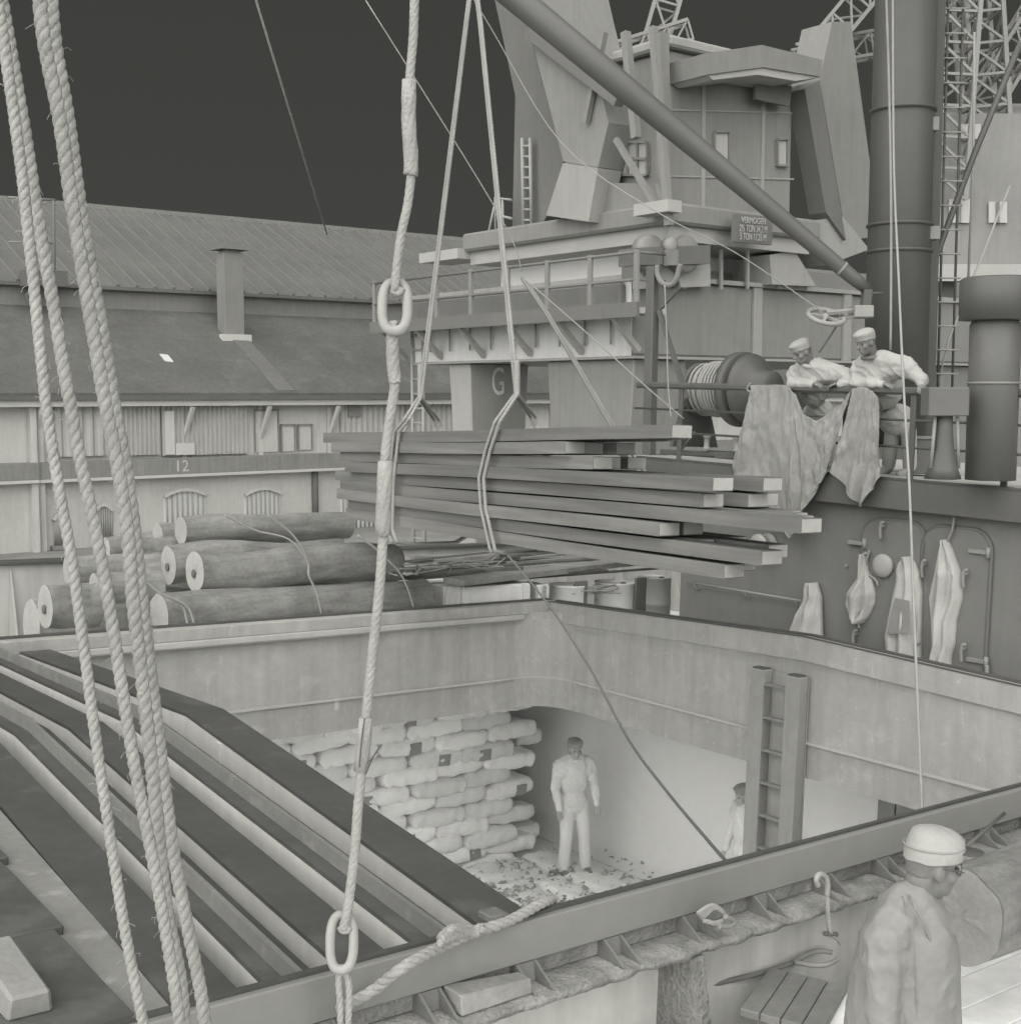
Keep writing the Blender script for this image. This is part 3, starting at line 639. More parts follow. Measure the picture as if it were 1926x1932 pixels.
TW = -1.75
for r_ in range(13):
    z = HF + .005 + r_ * .182
    for c in range(9):
        l = -4.9 + c * .80 + (.38 if r_ % 2 else 0) + rs.uniform(-.04, .04)
        if l > 1.35 + rs.uniform(-.15, .1): continue
        if r_ >= 12 and rs.random() < .4: continue
        sack(l, TW - .23 + rs.uniform(-.05, .05) - .012 * r_, z, rs.uniform(-.07, .07), rs.uniform(-.06, .06), rs.uniform(-.12, .12), 'pale paper sack stacked flat in the wall of sacks inside the hold', 'sacks stacked along the hold side', lab=rs.random() < .14)
    for c in range(2):                                   # return of the stack at its end
        if rs.random() < .6: sack(1.55 + rs.uniform(-.05, .05), TW - .75 - c * .82, z, math.pi / 2 + rs.uniform(-.1, .1), 0, 0, 'pale paper sack laid crosswise at the end of the sack wall', 'sacks ending the stack')
for i in range(13):
    for j in range(11):
        l = -4.6 + i * .49 + rs.uniform(-.04, .04); t_ = TW + .48 + j * .80 + rs.uniform(-.05, .05)
        if t_ > 6.3: continue
        sack(l, t_, HF + .004 + rs.uniform(0, .03), math.pi / 2 + rs.uniform(-.12, .12), rs.uniform(-.05, .05), rs.uniform(-.08, .08), 'pale paper sack lying flat on the hold floor', 'sacks covering the hold floor')
for i in range(12):
    sack(1.5 + rs.uniform(-.3, .3), .9 + i * .3, HF + .01 + (i % 3) * .17, rs.uniform(0, 3), 0, 0, 'pale paper sack in the loose heap at the dark hold end', 'sacks in the loose heap')
# straw and torn paper trodden on the floor
db = B()
for i in range(1500):
    l, t_ = rs.gauss(-.3, 1.3), rs.gauss(-.1, 1.1)
    if t_ < TW + .1 or t_ > 5 or l > 3.5: continue
    p = S(l, t_, HF + .2 + rs.uniform(0, .05)); d = Vector((rs.uniform(-1, 1), rs.uniform(-1, 1), rs.uniform(-.2, .3))) * .05; e = Vector((rs.uniform(-1, 1), rs.uniform(-1, 1), rs.uniform(-.3, .3))) * .035
    db.add([p - d, p + e, p + d, p - e * .8 + UZ * .03], [(0, 1, 2, 3)])
db.build('torn_paper_litter', mat('torn paper litter', 0.4, .9, .2, 4), None, label='torn dark paper litter trodden over the sacks in the hold', cat='litter', kind='stuff')
# ================================================================ logs on the far side deck
m_bark = mat('log bark', 0.38, .95, .22, 3, 1.0, 30, grain=(2.5, 16, 16), grot=-38.4, jit=.12); m_cut = mat('sawn log end', .37, .85, .10, 6, .2, 25, jit=.08)
lrs = random.Random(3)
def log(p, q, r0, r1, label, group=None, hollow=False, seed=0, cut=None):
    p, q = Vector(p), Vector(q); d = (q - p).normalized(); x = d.cross(UZ).normalized(); y = x.cross(d)
    th = thing('log', label, 'log', (p + q) / 2 - UZ * r0, group); n, m = 40, 40; rows = []
    for i in range(m + 1):
        t_ = i / m; c = p.lerp(q, t_) + (x * noise.noise(Vector((t_ * 2, seed, 0))) + y * noise.noise(Vector((t_ * 2, seed, 9)))) * .06
        rows.append([c + (x * math.cos(a) + y * math.sin(a)) * ((r0 + (r1 - r0) * t_) * (1 + .09 * noise.noise(Vector((math.cos(a) * 1.5, math.sin(a) * 1.5, t_ * 4 + seed * 7))) + .03 * noise.noise(Vector((math.cos(a) * 7, math.sin(a) * 7, t_ * 9 + seed))))) for a in [2 * math.pi * j / n for j in range(n)]])
    B().grid(rows, closed=True).build('bark', m_bark, th)
    for row, sg in ((rows[0], -1), (rows[-1], 1)):
        c = sum(row, Vector()) / n; b = B(); R_ = [[c + (v - c) * k_ + d * sg * (.004 + .012 * noise.noise(Vector((k_ * 6, j, seed)))) for j, v in enumerate(row)] for k_ in (1.0, .93, .7, .4, .12)]
        b.grid(R_, closed=True); b.f.append([len(b.v) - n + j for j in range(n)]); b.sm.append(True); o = b.build('sawn_end', cut or m_cut, th)
        if hollow and sg < 0: B().lathe(c + d * sg * .02 - UZ * .02, d * sg, [(.045, 0), (.04, .004), (.02, .006)], 12).build('heart_rot', m_dark, o)
    return th
def plog(u0, v0, u1, t, rpx, label, dv=0, hollow=False, seed=0, dl=None, tt=None):
    "log along the ship whose visible end centre is at pixel u0,v0 on plane t"
    a = P(u0, v0, 1, t); l1 = P(u1, v0, 1, t).x if dl is None else a.x + dl
    depth = (S(*a) - EYE).y; r = rpx * depth / F_PX
    return log(S(a.x, a.y, a.z), S(l1, a.y if tt is None else tt, a.z + dv), r, r * 1.02, label, 'logs stacked on the far side deck', hollow, seed)
plog(368, 1078, 742, -1.0, 40, 'stout log on top of the stack with a dark spot in its pale end', 0, True, 1)
plog(300, 1165, 798, -.75, 46, 'long log lying against the coaming under the stout one', 0, False, 2)
plog(318, 1066, 640, -1.9, 36, 'log with broad pale end tucked behind the stout log', .02, True, 3)
plog(342, 1001, 655, -2.6, 27, 'highest log at the back of the stack', .02, False, 4)
plog(298, 1012, 640, -3.3, 25, 'thin log behind the highest log', .02, False, 5)
plog(250, 1022, 520, -3.5, 18, 'small dark log at the rear edge of the stack', .0, False, 6)
plog(86, 1146, 180, -1.0, 42, 'short stubby log standing out beyond the stack end', 0, True, 7)
plog(128, 1075, 300, -2.2, 26, 'short log resting above the stubby log', .0, False, 8)
plog(200, 1035, 330, -2.9, 22, 'short rear log with its bark peeling at the end', .0, False, 9)
plog(178, 1112, 300, -1.5, 30, 'pale barked short log between the stubby log and the stack', .0, False, 10)
plog(60, 1180, 420, -2.6, 50, 'thick base log lying on the deck under the stack', .0, False, 11)
plog(300, 1150, 720, -2.2, 44, 'hidden base log in the middle of the stack', .0, False, 12)
plog(150, 1150, 560, -3.5, 40, 'base log next to the bulwark', .0, False, 13)
# lashing wires over the logs
m_wire = mat('steel wire', 0.319, .5, .05, 5); m_wired = mat('dark wire', 0.099, .5, .05, 5)
def wirepx(name, pts, t, r, m, label, cat='wire', group=None, ax=1):
    B().tube(spline([PS(u, v, ax, t) for u, v in pts], 8), r, 6).build(name, m, None, label=label, cat=cat, group=group)
wirepx('lashing_wire', [(425, 972), (480, 1000), (545, 1018), (580, 1060), (582, 1085), (597, 1118), (606, 1158)], -.28, .010, m_wire, 'lashing wire running over the highest log and down the stout log', group='lashing wires over the logs')
wirepx('lashing_wire', [(505, 972), (548, 1005), (575, 1045), (584, 1082)], -.33, .010, m_wire, 'short lashing wire joining the long one on the stout log', group='lashing wires over the logs')
wirepx('lashing_wire', [(262, 1078), (290, 1112), (340, 1140), (352, 1168), (354, 1190)], -.22, .012, m_wire, 'pair of slack wires hanging from the log ends', group='lashing wires over the logs')
wirepx('lashing_wire', [(264, 1084), (300, 1118), (350, 1142), (364, 1170), (366, 1190)], -.2, .012, m_wire, 'second slack wire hanging from the log ends', group='lashing wires over the logs')
wirepx('lashing_wire', [(675, 1010), (720, 1045), (760, 1090), (782, 1150)], -.25, .012, m_wire, 'lashing wire at the butt end of the long log', group='lashing wires over the logs')

# ================================================================ cases, drums and dunnage beyond the hatch corner
m_case = mat('pale crate side', 0.7, .8, .06, 1.5, .08, 30, streak=.06); m_drum = mat('pale drum', 0.68, .5, .06, 1.5); m_stick = mat('dark weathered plank', 0.106, .85, .25, 3, .3, 30, jit=.35); m_stick2 = mat('grey weathered plank', 0.228, .85, .2, 3, .3, 30, jit=.3)
def crate(u0, u1, v0, t, label, zb=DZ, dep=.9):
    a, c = P(u0, v0, 1, t), P(u1, v0, 1, t); th = thing('crate', label, 'crate', S((a.x + c.x) / 2, t - dep / 2, zb), 'pale cases stowed beside the hatch corner'); z1 = a.z
    B().box(S, a.x, c.x, t - dep, t, zb + .005, z1, .008).build('case_body', m_case, th); nb = 4
    for i in range(nb):
        z0 = zb + .01 + (z1 - zb - .02) * i / nb; z2 = zb + .01 + (z1 - zb - .02) * (i + 1) / nb - .012
        B().box(S, a.x + .01, c.x - .01, t + .001, t + .016, z0, z2).build('case_board', m_case, th)
    for x in (a.x + .06, c.x - .12): B().box(S, x, x + .07, t + .0165, t + .03, zb + .02, z1 - .01).build('case_batten', m_case, th)
crate(838, 873, 1106, -.7, 'narrow pale crate next to the long log butt'); crate(876, 1000, 1108, -.62, 'wide pale crate under the dunnage planks'); crate(1012, 1035, 1104, -.75, 'slim pale crate between the wide crate and the drums')
def drum(u, v, rpx, t, label):
    a = P(u, v, 1, t); dep = (S(*a) - EYE).y; r = rpx * dep / F_PX
    th = thing('drum', label, 'drum', S(a.x, t, DZ), 'pale drums beside the hatch corner')
    h_ = a.z - DZ
    B().lathe(S(a.x, t, DZ + .004), ZX, [(r, 0), (r, h_ * .33), (r * 1.03, h_ * .34), (r * 1.03, h_ * .37), (r, h_ * .38), (r, h_ * .64), (r * 1.03, h_ * .65), (r * 1.03, h_ * .68), (r, h_ * .69), (r, h_ - .02), (r * 1.02, h_ - .015), (r * 1.02, h_), (r * .94, h_), (r * .93, h_ - .015)], 28).build('shell', m_drum, th)
    B().lathe(S(a.x + r * .2, t + r * .4, a.z - .014), ZX, [(.035, 0), (.035, .02)], 10).build('bung', m_dark, th)
drum(1072, 1103, 36, -.9, 'pale steel drum next to the slim crate'); drum(1160, 1098, 38, -.95, 'pale steel drum marked with a dark stencil'); drum(1235, 1088, 32, -1.35, 'pale steel drum beside the deckhouse corner')
for u, v in ((1096, 1115), (1208, 1108)):
    p = P(u, v, 1, -.7); B().box(S, p.x - .09, p.x + .09, -.72, -.68, DZ + .005, p.z + .12, .004).build('dunnage_board', mat('dunnage board', 0.16, .8, .1, 4), None, label='short grey board wedged upright between the pale drums', cat='board', group='upright boards between drums')
drs = random.Random(11)
for i in range(26):
    u0 = drs.uniform(740, 1000); v0 = drs.uniform(1050, 1092); t_ = -.75 - (1095 - v0) * .055; L_ = drs.uniform(1.2, 3.2)
    a = P(u0, v0, 1, t_); yw = drs.uniform(-.12, .12); w_ = drs.uniform(.06, .2); h_ = drs.uniform(.02, .05); e = drs.uniform(-.02, .1)
    p0 = S(a.x, a.y, a.z); p1 = S(a.x + L_ * math.cos(yw), a.y + L_ * math.sin(yw), a.z + e)
    B().bar(p0, p1, w_, h_, ZX, .004).build('dunnage_plank', m_stick if drs.random() < .6 else m_stick2, None, label='weathered dunnage plank thrown across the cases and drums', cat='plank', group='dunnage planks over the cases')
B().bar(PS(855, 1098, 1, -.55), PS(1200, 1058, 1, -1.4), .3, .07, ZX, .005).build('dunnage_plank', m_stick2, None, label='long broad grey plank lying slantwise over the drums', cat='plank')
B().box(S, -2.4, 1.6, -4.3, -1.2, DZ + .005, -.35).build('stowed_cargo', m_case, None, label='low pale cargo block stowed under the dunnage planks', cat='cargo')
for (q, sd) in (((800, 1080), 1), ((900, 1070), 2), ((1120, 1120), 3)):
    p = P(*q, 1, -.7); b = B()
    for i in range(5): b.tube(spline([S(p.x + drs.uniform(-.4, .4), -.7 + drs.uniform(-.1, .1), p.z + drs.uniform(-.05, .1)) for _ in range(4)], 6), .008, 5)
    b.build('wire_tangle', m_wire, None, label='tangle of loose wire on the dunnage near the hatch corner', cat='wire', group='loose wire tangles')

# ================================================================ the slung timber load
m_pl = mat('sawn plank', .165, .7, .05, .8, .15, 20, grain=(.8, 16, 16), grot=51.6, jit=.16); m_end = mat('sawn plank end', .46, .8, .08, 8, jit=.06); m_ptop = m_pl
prs = random.Random(21)
NL = 9; END_U = (1372, 1440, 1255, 1512, 1322, 1352, 1112, 1070, 1266)
def pz(f, t_): zl, zr = .89 + .79 * f, .84 + 1.05 * f; return zl + (zr - zl) * (t_ + 1.35) / 5.75
for c in range(4):
    for i in range(NL):
        f = i / (NL - 1); te = P(END_U[i], 930, 0, -2.0).y
        t0 = -1.2 + prs.uniform(-.2, .15) + .45 * (1 - f) * prs.random(); t1 = te if c == 0 else te - prs.uniform(-.12, 1.0)
        if i == NL - 1: t0, t1 = -1.5 + c * .1, te - c * .3
        if i == 3 and c: t1 = te - .25 * c
        l0 = -2.0 + c * .235 + (prs.uniform(-.05, .03) if c == 0 else prs.uniform(-.01, .01)); w_ = .225; th_ = .106
        tw = prs.uniform(-.006, .006)
        z = lambda t_, x=0: pz(f, t_) + tw * x
        b = B(); n = 6; rows = []
        for k_ in range(n + 1):
            t_ = t0 + (t1 - t0) * k_ / n; bow = .006 * math.sin(k_ * 1.1 + i); rows.append([S(l0, t_, z(t_) + bow), S(l0 + w_, t_, z(t_) + bow), S(l0 + w_, t_, z(t_) + th_ + bow), S(l0, t_, z(t_) + th_ + bow)])
        b.grid(rows, smooth=False, closed=True); b.f += [[0, 1, 2, 3][::-1], [n * 4 + q for q in range(4)]]; b.sm += [False, False]
        where = ('bottom layer', 'second lowest layer', 'third lowest layer', 'farthest jutting layer', 'middle layer', 'layer above the middle', 'third highest layer', 'layer under the top', 'top layer')[i]
        side = ('front', 'second from front', 'third from front', 'back')[c]
        pk = b.build('timber_plank', m_pl, None, label='sawn plank, %s of the %s in the slung bundle' % (side, where), cat='plank', group='planks in the slung timber bundle')
        e_ = B(); e_.prism([S(l0 + .006, t1 + .0005, z(t1) + .006 + bow), S(l0 + w_ - .006, t1 + .0005, z(t1) + .006 + bow), S(l0 + w_ - .006, t1 + .0005, z(t1) + th_ - .006 + bow), S(l0 + .006, t1 + .0005, z(t1) + th_ - .006 + bow)], TX * .003); e_.build('end_grain', m_end, pk)
# slings
m_sling = mat('sling rope', 0.304, .8, .08, 6, .2, 60)
def sling(top, split, front, back_u, label):
    th = thing('rope_sling', label, 'sling', PS(*front[-1], 0, -2.06)); hk = (893, -60)
    for dx in (-4.5, 4.5):
        pts = [PS(hk[0] + dx * .4, hk[1], 0, -1.6), PS(top[0] + dx * .4, top[1], 0, -1.7), PS(split[0] + dx * .5, split[1], 0, -1.9)] + [PS(u + dx, v, 0, -2.06) for u, v in front]
        last = P(*front[-1], 0, -2.06); pts += [S(-1.9, last.y + dx * .004, last.z - .03), S(-1.3, last.y + dx * .004, last.z - .03), S(-1.03, last.y + dx * .004, last.z + .1), PS(split[0] + 34 + dx, split[1] + 60, 0, -1.03), PS(split[0] + 30 + dx, split[1] + 44, 0, -1.06), PS(split[0] + dx * .5, split[1] + 4, 0, -1.85)]
        path = []
        for i in range(len(pts) - 1): path += [pts[i].lerp(pts[i + 1], k_ / 6) for k_ in range(6)]
        laid_rope(B(), path + [pts[-1]], .017, .11, 3, .02).build('rope', m_sling, th)
    laid_rope(B(), [PS(split[0], split[1] - 60, 0, -1.88), PS(split[0], split[1] + 4, 0, -1.9)], .03, .1, 4).build('splice', m_sling, th)
sling((880, 40), (793, 748), [(768, 790), (748, 815), (738, 905), (736, 1000), (744, 1022)], 835, 'rope sling round the end of the timber bundle behind the thick hanging sling')
sling((906, 40), (975, 742), [(938, 796), (920, 850), (908, 903), (912, 960), (930, 1040)], 1010, 'double rope sling round the middle of the timber bundle')

# ================================================================ heavy sling with oval links in the foreground
m_rope = mat('grey hawser', .34, .85, .12, 14, .4, 90); m_link = mat('forged link', 0.327, .55, .08, 8, .1, 40)
YF = 4.2
fs = thing('chain_sling', 'thick wire rope sling with two forged oval links hanging over the hatch', 'sling', PD(650, 1900, YF))
def pd(pts, y=YF): return spline([PD(u, v, y) for u, v in pts], 12)
laid_rope(B(), pd([(783, -60), (780, 60), (773, 150), (771, 230), (776, 310), (770, 380), (757, 440), (749, 500), (745, 548)]), .0145, .13, 5).build('upper_rope', m_rope, fs)
laid_rope(B(), pd([(772, 150), (771, 230), (776, 305), (774, 330)]), .023, .5, 6).build('splice', m_rope, fs)
laid_rope(B(), pd([(741, 606), (741, 660), (745, 720), (737, 780), (727, 860), (724, 960), (722, 1020), (715, 1120), (703, 1230), (693, 1330), (684, 1430), (675, 1530), (668, 1620), (655, 1720), (648, 1752)]), .0165, .14, 5).build('lower_rope', m_rope, fs)
laid_rope(B(), pd([(741, 615), (741, 680), (746, 722)]), .021, .2, 5).build('splice', m_rope, fs)
laid_rope(B(), pd([(727, 870), (724, 950), (722, 1010)]), .025, .6, 6).build('splice', m_rope, fs)
laid_rope(B(), pd([(690, 1355), (685, 1420), (680, 1455)]), .023, .6, 6).build('splice', m_rope, fs)
def link(u, v, w, h, nm):
    c = PD(u, v, YF); k_ = YF / F_PX; a, b_ = w * k_ / 2, h * k_ / 2; pts = []
    for i in range(41):
        an = 2 * math.pi * i / 40; ca, sa = math.cos(an), math.sin(an)
        pts.append(c + Vector((1, 0, 0)) * a * math.copysign(abs(ca) ** .75, ca) + UP * b_ * math.copysign(abs(sa) ** .75, sa) + Vector((0, .02 * sa, 0)))
    B().tube(pts, 9.5 * k_, 12, caps=False).build(nm, m_link, fs)
link(745, 578, 48, 92, 'oval_link'); link(645, 1778, 46, 98, 'oval_link')
for dx in (-9, 9): laid_rope(B(), pd([(645, 1822), (648 + dx, 1850), (650 + dx * .9, 1900), (648 + dx * .6, 1990)]), .012, .09, 3).build('tail_rope', m_rope, fs)
for (u, v) in ((749, 540), (741, 612), (650, 1745), (646, 1822)): B().tube(pd([(u - 9, v + 4), (u - 4, v + 11), (u + 5, v + 11), (u + 10, v + 3)]), .012, 8).build('eye', m_rope, fs)
b = B()
for pts in ([(688, 1355), (682, 1400), (678, 1448)], [(690, 1460), (706, 1425), (720, 1405)], [(694, 1440), (712, 1418)]): b.tube(pd(pts, YF - .03), .0025, 5)
b.build('seizing_wire', m_wired, fs)

# ================================================================ hemp ropes hanging at the side
def fibre_rope(pts, y, r, label, seed):
    th = thing('hemp_rope', label, 'rope', PD(*pts[-1], y)); path = pd(pts, y)
    laid_rope(B(), path, r, r * 5.0, 3).build('strands', m_rope, th)
    rn = random.Random(seed); b = B(); pp = resample(path, .012)
    for p in pp:
        if rn.random() < .3:
            d = Vector((rn.uniform(-1, 1), rn.uniform(-.4, .2), rn.uniform(-1, .6))).normalized(); q = p + Vector((d.x, d.y, 0)).normalized() * r * .8
            b.tube([q, q + d * rn.uniform(.006, .016), q + d * .018 + Vector((rn.uniform(-1, 1), 0, -1)) * .007], .0007, 3, caps=False)
    b.build('loose_fibres', m_rope, th, kind='stuff')
fibre_rope([(70, -60), (84, 80), (112, 220), (135, 380), (158, 520), (178, 640), (202, 780), (222, 880), (240, 1000), (252, 1140), (268, 1280), (290, 1480), (312, 1700), (340, 1850), (350, 1990)], 3.0, .0165, 'thick hemp rope running full height, left one of the close pair', 1)
fibre_rope([(92, -60), (104, 80), (128, 220), (150, 380), (174, 520), (196, 640), (218, 780), (238, 880), (258, 1040), (278, 1220), (300, 1400), (326, 1600), (352, 1740), (380, 1880), (392, 1990)], 3.12, .0165, 'thick hemp rope running full height beside its close twin', 2)
fibre_rope([(-70, -420), (14, 60), (46, 245), (70, 400), (98, 560), (128, 740), (156, 890), (184, 1020), (212, 1180), (238, 1350), (262, 1490), (284, 1600), (306, 1720), (332, 1880), (345, 1990)], 2.9, .0145, 'hemp rope slanting into the close pair from the outer side', 3)
fibre_rope([(-60, -400), (30, 240), (46, 370), (62, 520), (78, 680), (92, 800), (118, 960), (136, 1060), (158, 1220), (180, 1390), (202, 1540), (220, 1660), (240, 1780), (262, 1890), (280, 1990)], 2.8, .0125, 'outermost thin hemp rope hanging apart from the others', 4)

# ================================================================ rope and knot on the near coaming
def PZ(u, v, z): return PS(u, v, 2, z)
kr = thing('mooring_line', 'laid rope with a bulky knot lying along the near hatch rim', 'rope', PZ(900, 1760, .03))
laid_rope(B(), spline([PS(640, 1905, 1, W + .15), PS(700, 1872, 1, W + .12), PZ(760, 1826, .05), PZ(830, 1788, .055), PZ(900, 1758, .05), PZ(960, 1738, .05), PZ(1020, 1706, .05), PZ(1045, 1698, .02)], 12), .021, .13).build('line', m_rope, kr)
b = B(); krs = random.Random(4)
for i in range(7): laid_rope(b, spline([PZ(830 + krs.uniform(-8, 14), 1782 + krs.uniform(-12, 4), .06 + krs.uniform(0, .05)), PZ(860 + krs.uniform(-6, 6), 1756 + krs.uniform(-8, 12), .08 + krs.uniform(0, .04)), PZ(890 + krs.uniform(-6, 6), 1760 + krs.uniform(-8, 8), .05), PZ(905 + krs.uniform(-5, 8), 1748 + krs.uniform(-4, 8), .07)], 8), .013, .08)
b.build('knot', m_rope, kr)
B().box(S, P(930, 1745, 2, .03).x, P(960, 1735, 2, .03).x, W - .06, W + .03, .027, .055, .004).build('timber_chock', m_stick2, None, label='small pale chock under the knotted rope on the hatch rim', cat='chock')
# ================================================================ deckhouse
WL = 1.6
m_dh = mat('grey deckhouse paint', 0.19, .45, .05, .7, .04, 15, streak=.04); m_fa = mat('dark fascia', 0.122, .45, .05, .8, streak=.04)
m_fit = mat('pale fitting', 0.274, .5, .05, 4); m_top = mat('pale platform deck', 0.418, .85, .08, 1, .15, 25)
DT = lambda t: 1.625 - .022 * t
tW = P(1283, 1120, 0, WL).y; tD = P(1168, 868, 0, WL - .15).y
dh = thing('deckhouse', 'grey steel deckhouse with two rounded doors behind the open hatch', 'deckhouse', S(WL, 4, DZ))
def ramp(l0, l1, t0, t1, dz0, dz1): return B().hexa([S(l0, t0, DT(t0) + dz0), S(l1, t0, DT(t0) + dz0), S(l1, t1, DT(t1) + dz0), S(l0, t1, DT(t1) + dz0), S(l0, t0, DT(t0) + dz1), S(l1, t0, DT(t0) + dz1), S(l1, t1, DT(t1) + dz1), S(l0, t1, DT(t1) + dz1)])
B().hexa([S(WL, tW, DZ + .002), S(WL + 5, tW, DZ + .002), S(WL + 5, 10.5, DZ + .002), S(WL, 10.5, DZ + .002), S(WL, tW, DT(tW) - .31), S(WL + 5, tW, DT(tW) - .31), S(WL + 5, 10.5, DT(10.5) - .31), S(WL, 10.5, DT(10.5) - .31)]).build('wall', m_dh, dh)
ramp(WL - .15, WL + 6, tD, 10.6, -.30, -.022).build('fascia', m_fa, dh)
ramp(WL - .14, WL + 6, tD + .01, 10.6, -.02, 0).build('platform_deck', m_top, dh)
ramp(WL - .155, WL - .141, tD, 10.6, -.02, .004).build('deck_edge', m_edge, dh)
def door(u0, v0, u1, v1):
    a, c = P(u0, v0, 0, WL), P(u1, v1, 0, WL); t0, t1, z1, z0 = a.y, c.y, a.z, c.z; r = (t1 - t0) * .28; poly = []
    for (ct, czz, a0) in ((t1 - r, z1 - r, 0), (t0 + r, z1 - r, 90), (t0 + r, z0 + r, 180), (t1 - r, z0 + r, 270)):
        poly += [(ct + r * math.cos(R(a0 + k_ * 15)), czz + r * math.sin(R(a0 + k_ * 15))) for k_ in range(7)]
    d = B().prism([S(WL - .035, t_, z_) for t_, z_ in poly], LX * .034).build('door', m_dh, dh)
    fr = B(); fr.tube([S(WL - .02, t_, z_) for t_, z_ in poly + poly[:1]], .022, 6, caps=False); fr.build('door_rim', mat('door rim', 0.141, .5, .05, 2), d)
    return d, t0, t1, z0, z1
def dog(u, v, par, s=1):
    p = P(u, v, 0, WL); b = B(); b.tube([S(WL - .02, p.y, p.z), S(WL - .09, p.y, p.z)], .014, 8); b.tube(spline([S(WL - .08, p.y + .03 * s, p.z + .035), S(WL - .09, p.y, p.z + .03), S(WL - .09, p.y - .015 * s, p.z - .03), S(WL - .08, p.y - .01 * s, p.z - .13)], 5), .016, 8); b.build('door_dog', m_fit, par)
def hinge(u, v, par):
    p = P(u, v, 0, WL); b = B(); b.box(S, WL - .06, WL - .02, p.y - .16, p.y + .02, p.z - .02, p.z + .02, .004); b.tube([S(WL - .05, p.y + .04, p.z - .05), S(WL - .05, p.y + .04, p.z + .05)], .022, 8); b.build('hinge', m_fit, par)
d1, *_ = door(1632, 976, 1732, 1345); d2, *_ = door(1745, 990, 1858, 1300)
for q in ((1673, 992), (1640, 1050), (1622, 1195), (1632, 1160), (1683, 1295), (1640, 1240)): dog(*q, d1)
for q in ((1752, 1064), (1830, 1082), (1826, 1222), (1740, 1218)): dog(*q, d2)
for q in ((1630, 1025), (1628, 1232)): hinge(*q, d1)
for q in ((1862, 1042), (1858, 1248)): hinge(*q, d2)
B().tube(spline([PS(1862, 1255, 0, WL - .05), PS(1858, 1278, 0, WL - .06), PS(1835, 1296, 0, WL - .03)], 6), .02, 8).build('door_hook', m_fit, d2)
hr = B(); hr.tube([PS(1297, 1098, 0, WL - .07), PS(1512, 1134, 0, WL - .07)], .014, 8); hro = hr.build('hand_rail', m_fit, dh)
for q in ((1310, 1101), (1405, 1117), (1500, 1133)):
    p = P(*q, 0, WL - .07); B().tube(spline([S(WL - .07, p.y, p.z), S(WL - .05, p.y + .01, p.z - .05), S(WL - .0, p.y + .02, p.z - .055)], 4), .012, 6).build('rail_bracket', m_fit, hro)
p = P(1672, 1067, 0, WL); B().lathe(S(WL - .034, p.y, p.z), -LX, [(.115, 0), (.118, .03), (.105, .05), (.06, .065), (.01, .068)], 24).build('porthole_cover', mat('porthole cover', 0.38, .5, .05, 5), d1)
p = P(1452, 1027, 0, WL); lm = B().lathe(S(WL - .001, p.y, p.z), -LX, [(.12, 0), (.12, .04), (.105, .05), (.10, .16), (.115, .165), (.115, .2), (.09, .21), (.02, .215)], 24).build('bulkhead_lamp', mat('bulkhead lamp', 0.365, .4, .05, 5), dh)
p = P(1598, 1068, 0, WL); B().ball(S(WL - .01, p.y, p.z), .02).build('eye_bolt', m_fit, dh)

# clothes hanging on the doors
m_cl = mat('pale oilskin', 0.43, .85, .06, 4, .3, 14, jit=.06); m_cl2 = mat('grey cloth', 0.274, .9, .08, 5, .3, 20)
def hung(name, rows, label, cat, m=None, depth=.10, l=WL - .04, extra=None, seed=0):
    th = thing(name, label, cat, PS((rows[-1][1] + rows[-1][2]) / 2, rows[-1][0], 0, l)); b = B(); R_ = []; n = 30
    sp = []
    for i in range(len(rows) - 1):
        for k_ in range(5): sp.append([rows[i][j] + (rows[i + 1][j] - rows[i][j]) * (k_ / 5) for j in range(3)])
    sp.append(rows[-1])
    for i, (v, a, c) in enumerate(sp):
        row = []; f = i / len(sp)
        for j in range(n + 1):
            s_ = j / n; fold = math.sin(s_ * 15 + seed + f * 2.2) * .018 + noise.noise(Vector((s_ * 4, f * 5, seed))) * .035 + .03 * (1 - abs(noise.noise(Vector((s_ * 5 + f * 2, f * 2.2, seed + 3))))) ** 5 - .02
            row.append(PS(a + (c - a) * s_, v, 0, l) - LX * (depth * math.sin(math.pi * s_) ** .5 * (1 + .4 * f) + fold * min(1, math.sin(math.pi * s_) * 3)))
        for j in range(n - 1, 0, -1): row.append(PS(a + (c - a) * j / n, v, 0, l + .012))
        R_.append(row)
    b.grid(R_, closed=True); k_ = len(R_[0]); b.f += [list(range(k_))[::-1], [(len(R_) - 1) * k_ + j for j in range(k_)]]; b.sm += [False, False]
    b.build('cloth', m or m_cl, th)
    if extra:
        for nm, pts, r_ in extra: B().tube(spline([PS(u, v, 0, l - .03) for u, v in pts], 6), r_, 6).build(nm, m_fit, th)
    return th
hung('oilskin_coat', [(1018, 1783, 1790), (1040, 1774, 1800), (1075, 1768, 1812), (1090, 1763, 1818), (1130, 1755, 1817), (1170, 1758, 1806), (1215, 1761, 1803), (1240, 1758, 1797), (1262, 1760, 1795)], 'long pale oilskin coat hanging from a cord on the outer deckhouse door', 'coat', extra=[('cord', [(1800, 975), (1796, 1000), (1787, 1022)], .012), ('belt_end', [(1780, 1262), (1782, 1280), (1790, 1285)], .012)], seed=1)
c2 = hung('work_coat', [(1050, 1712, 1718), (1062, 1702, 1728), (1085, 1694, 1738), (1120, 1686, 1742), (1165, 1678, 1741), (1200, 1672, 1740), (1260, 1678, 1740), (1300, 1680, 1742)], 'pale work coat with a grey patch hanging on the inner deckhouse door', 'coat', seed=4)
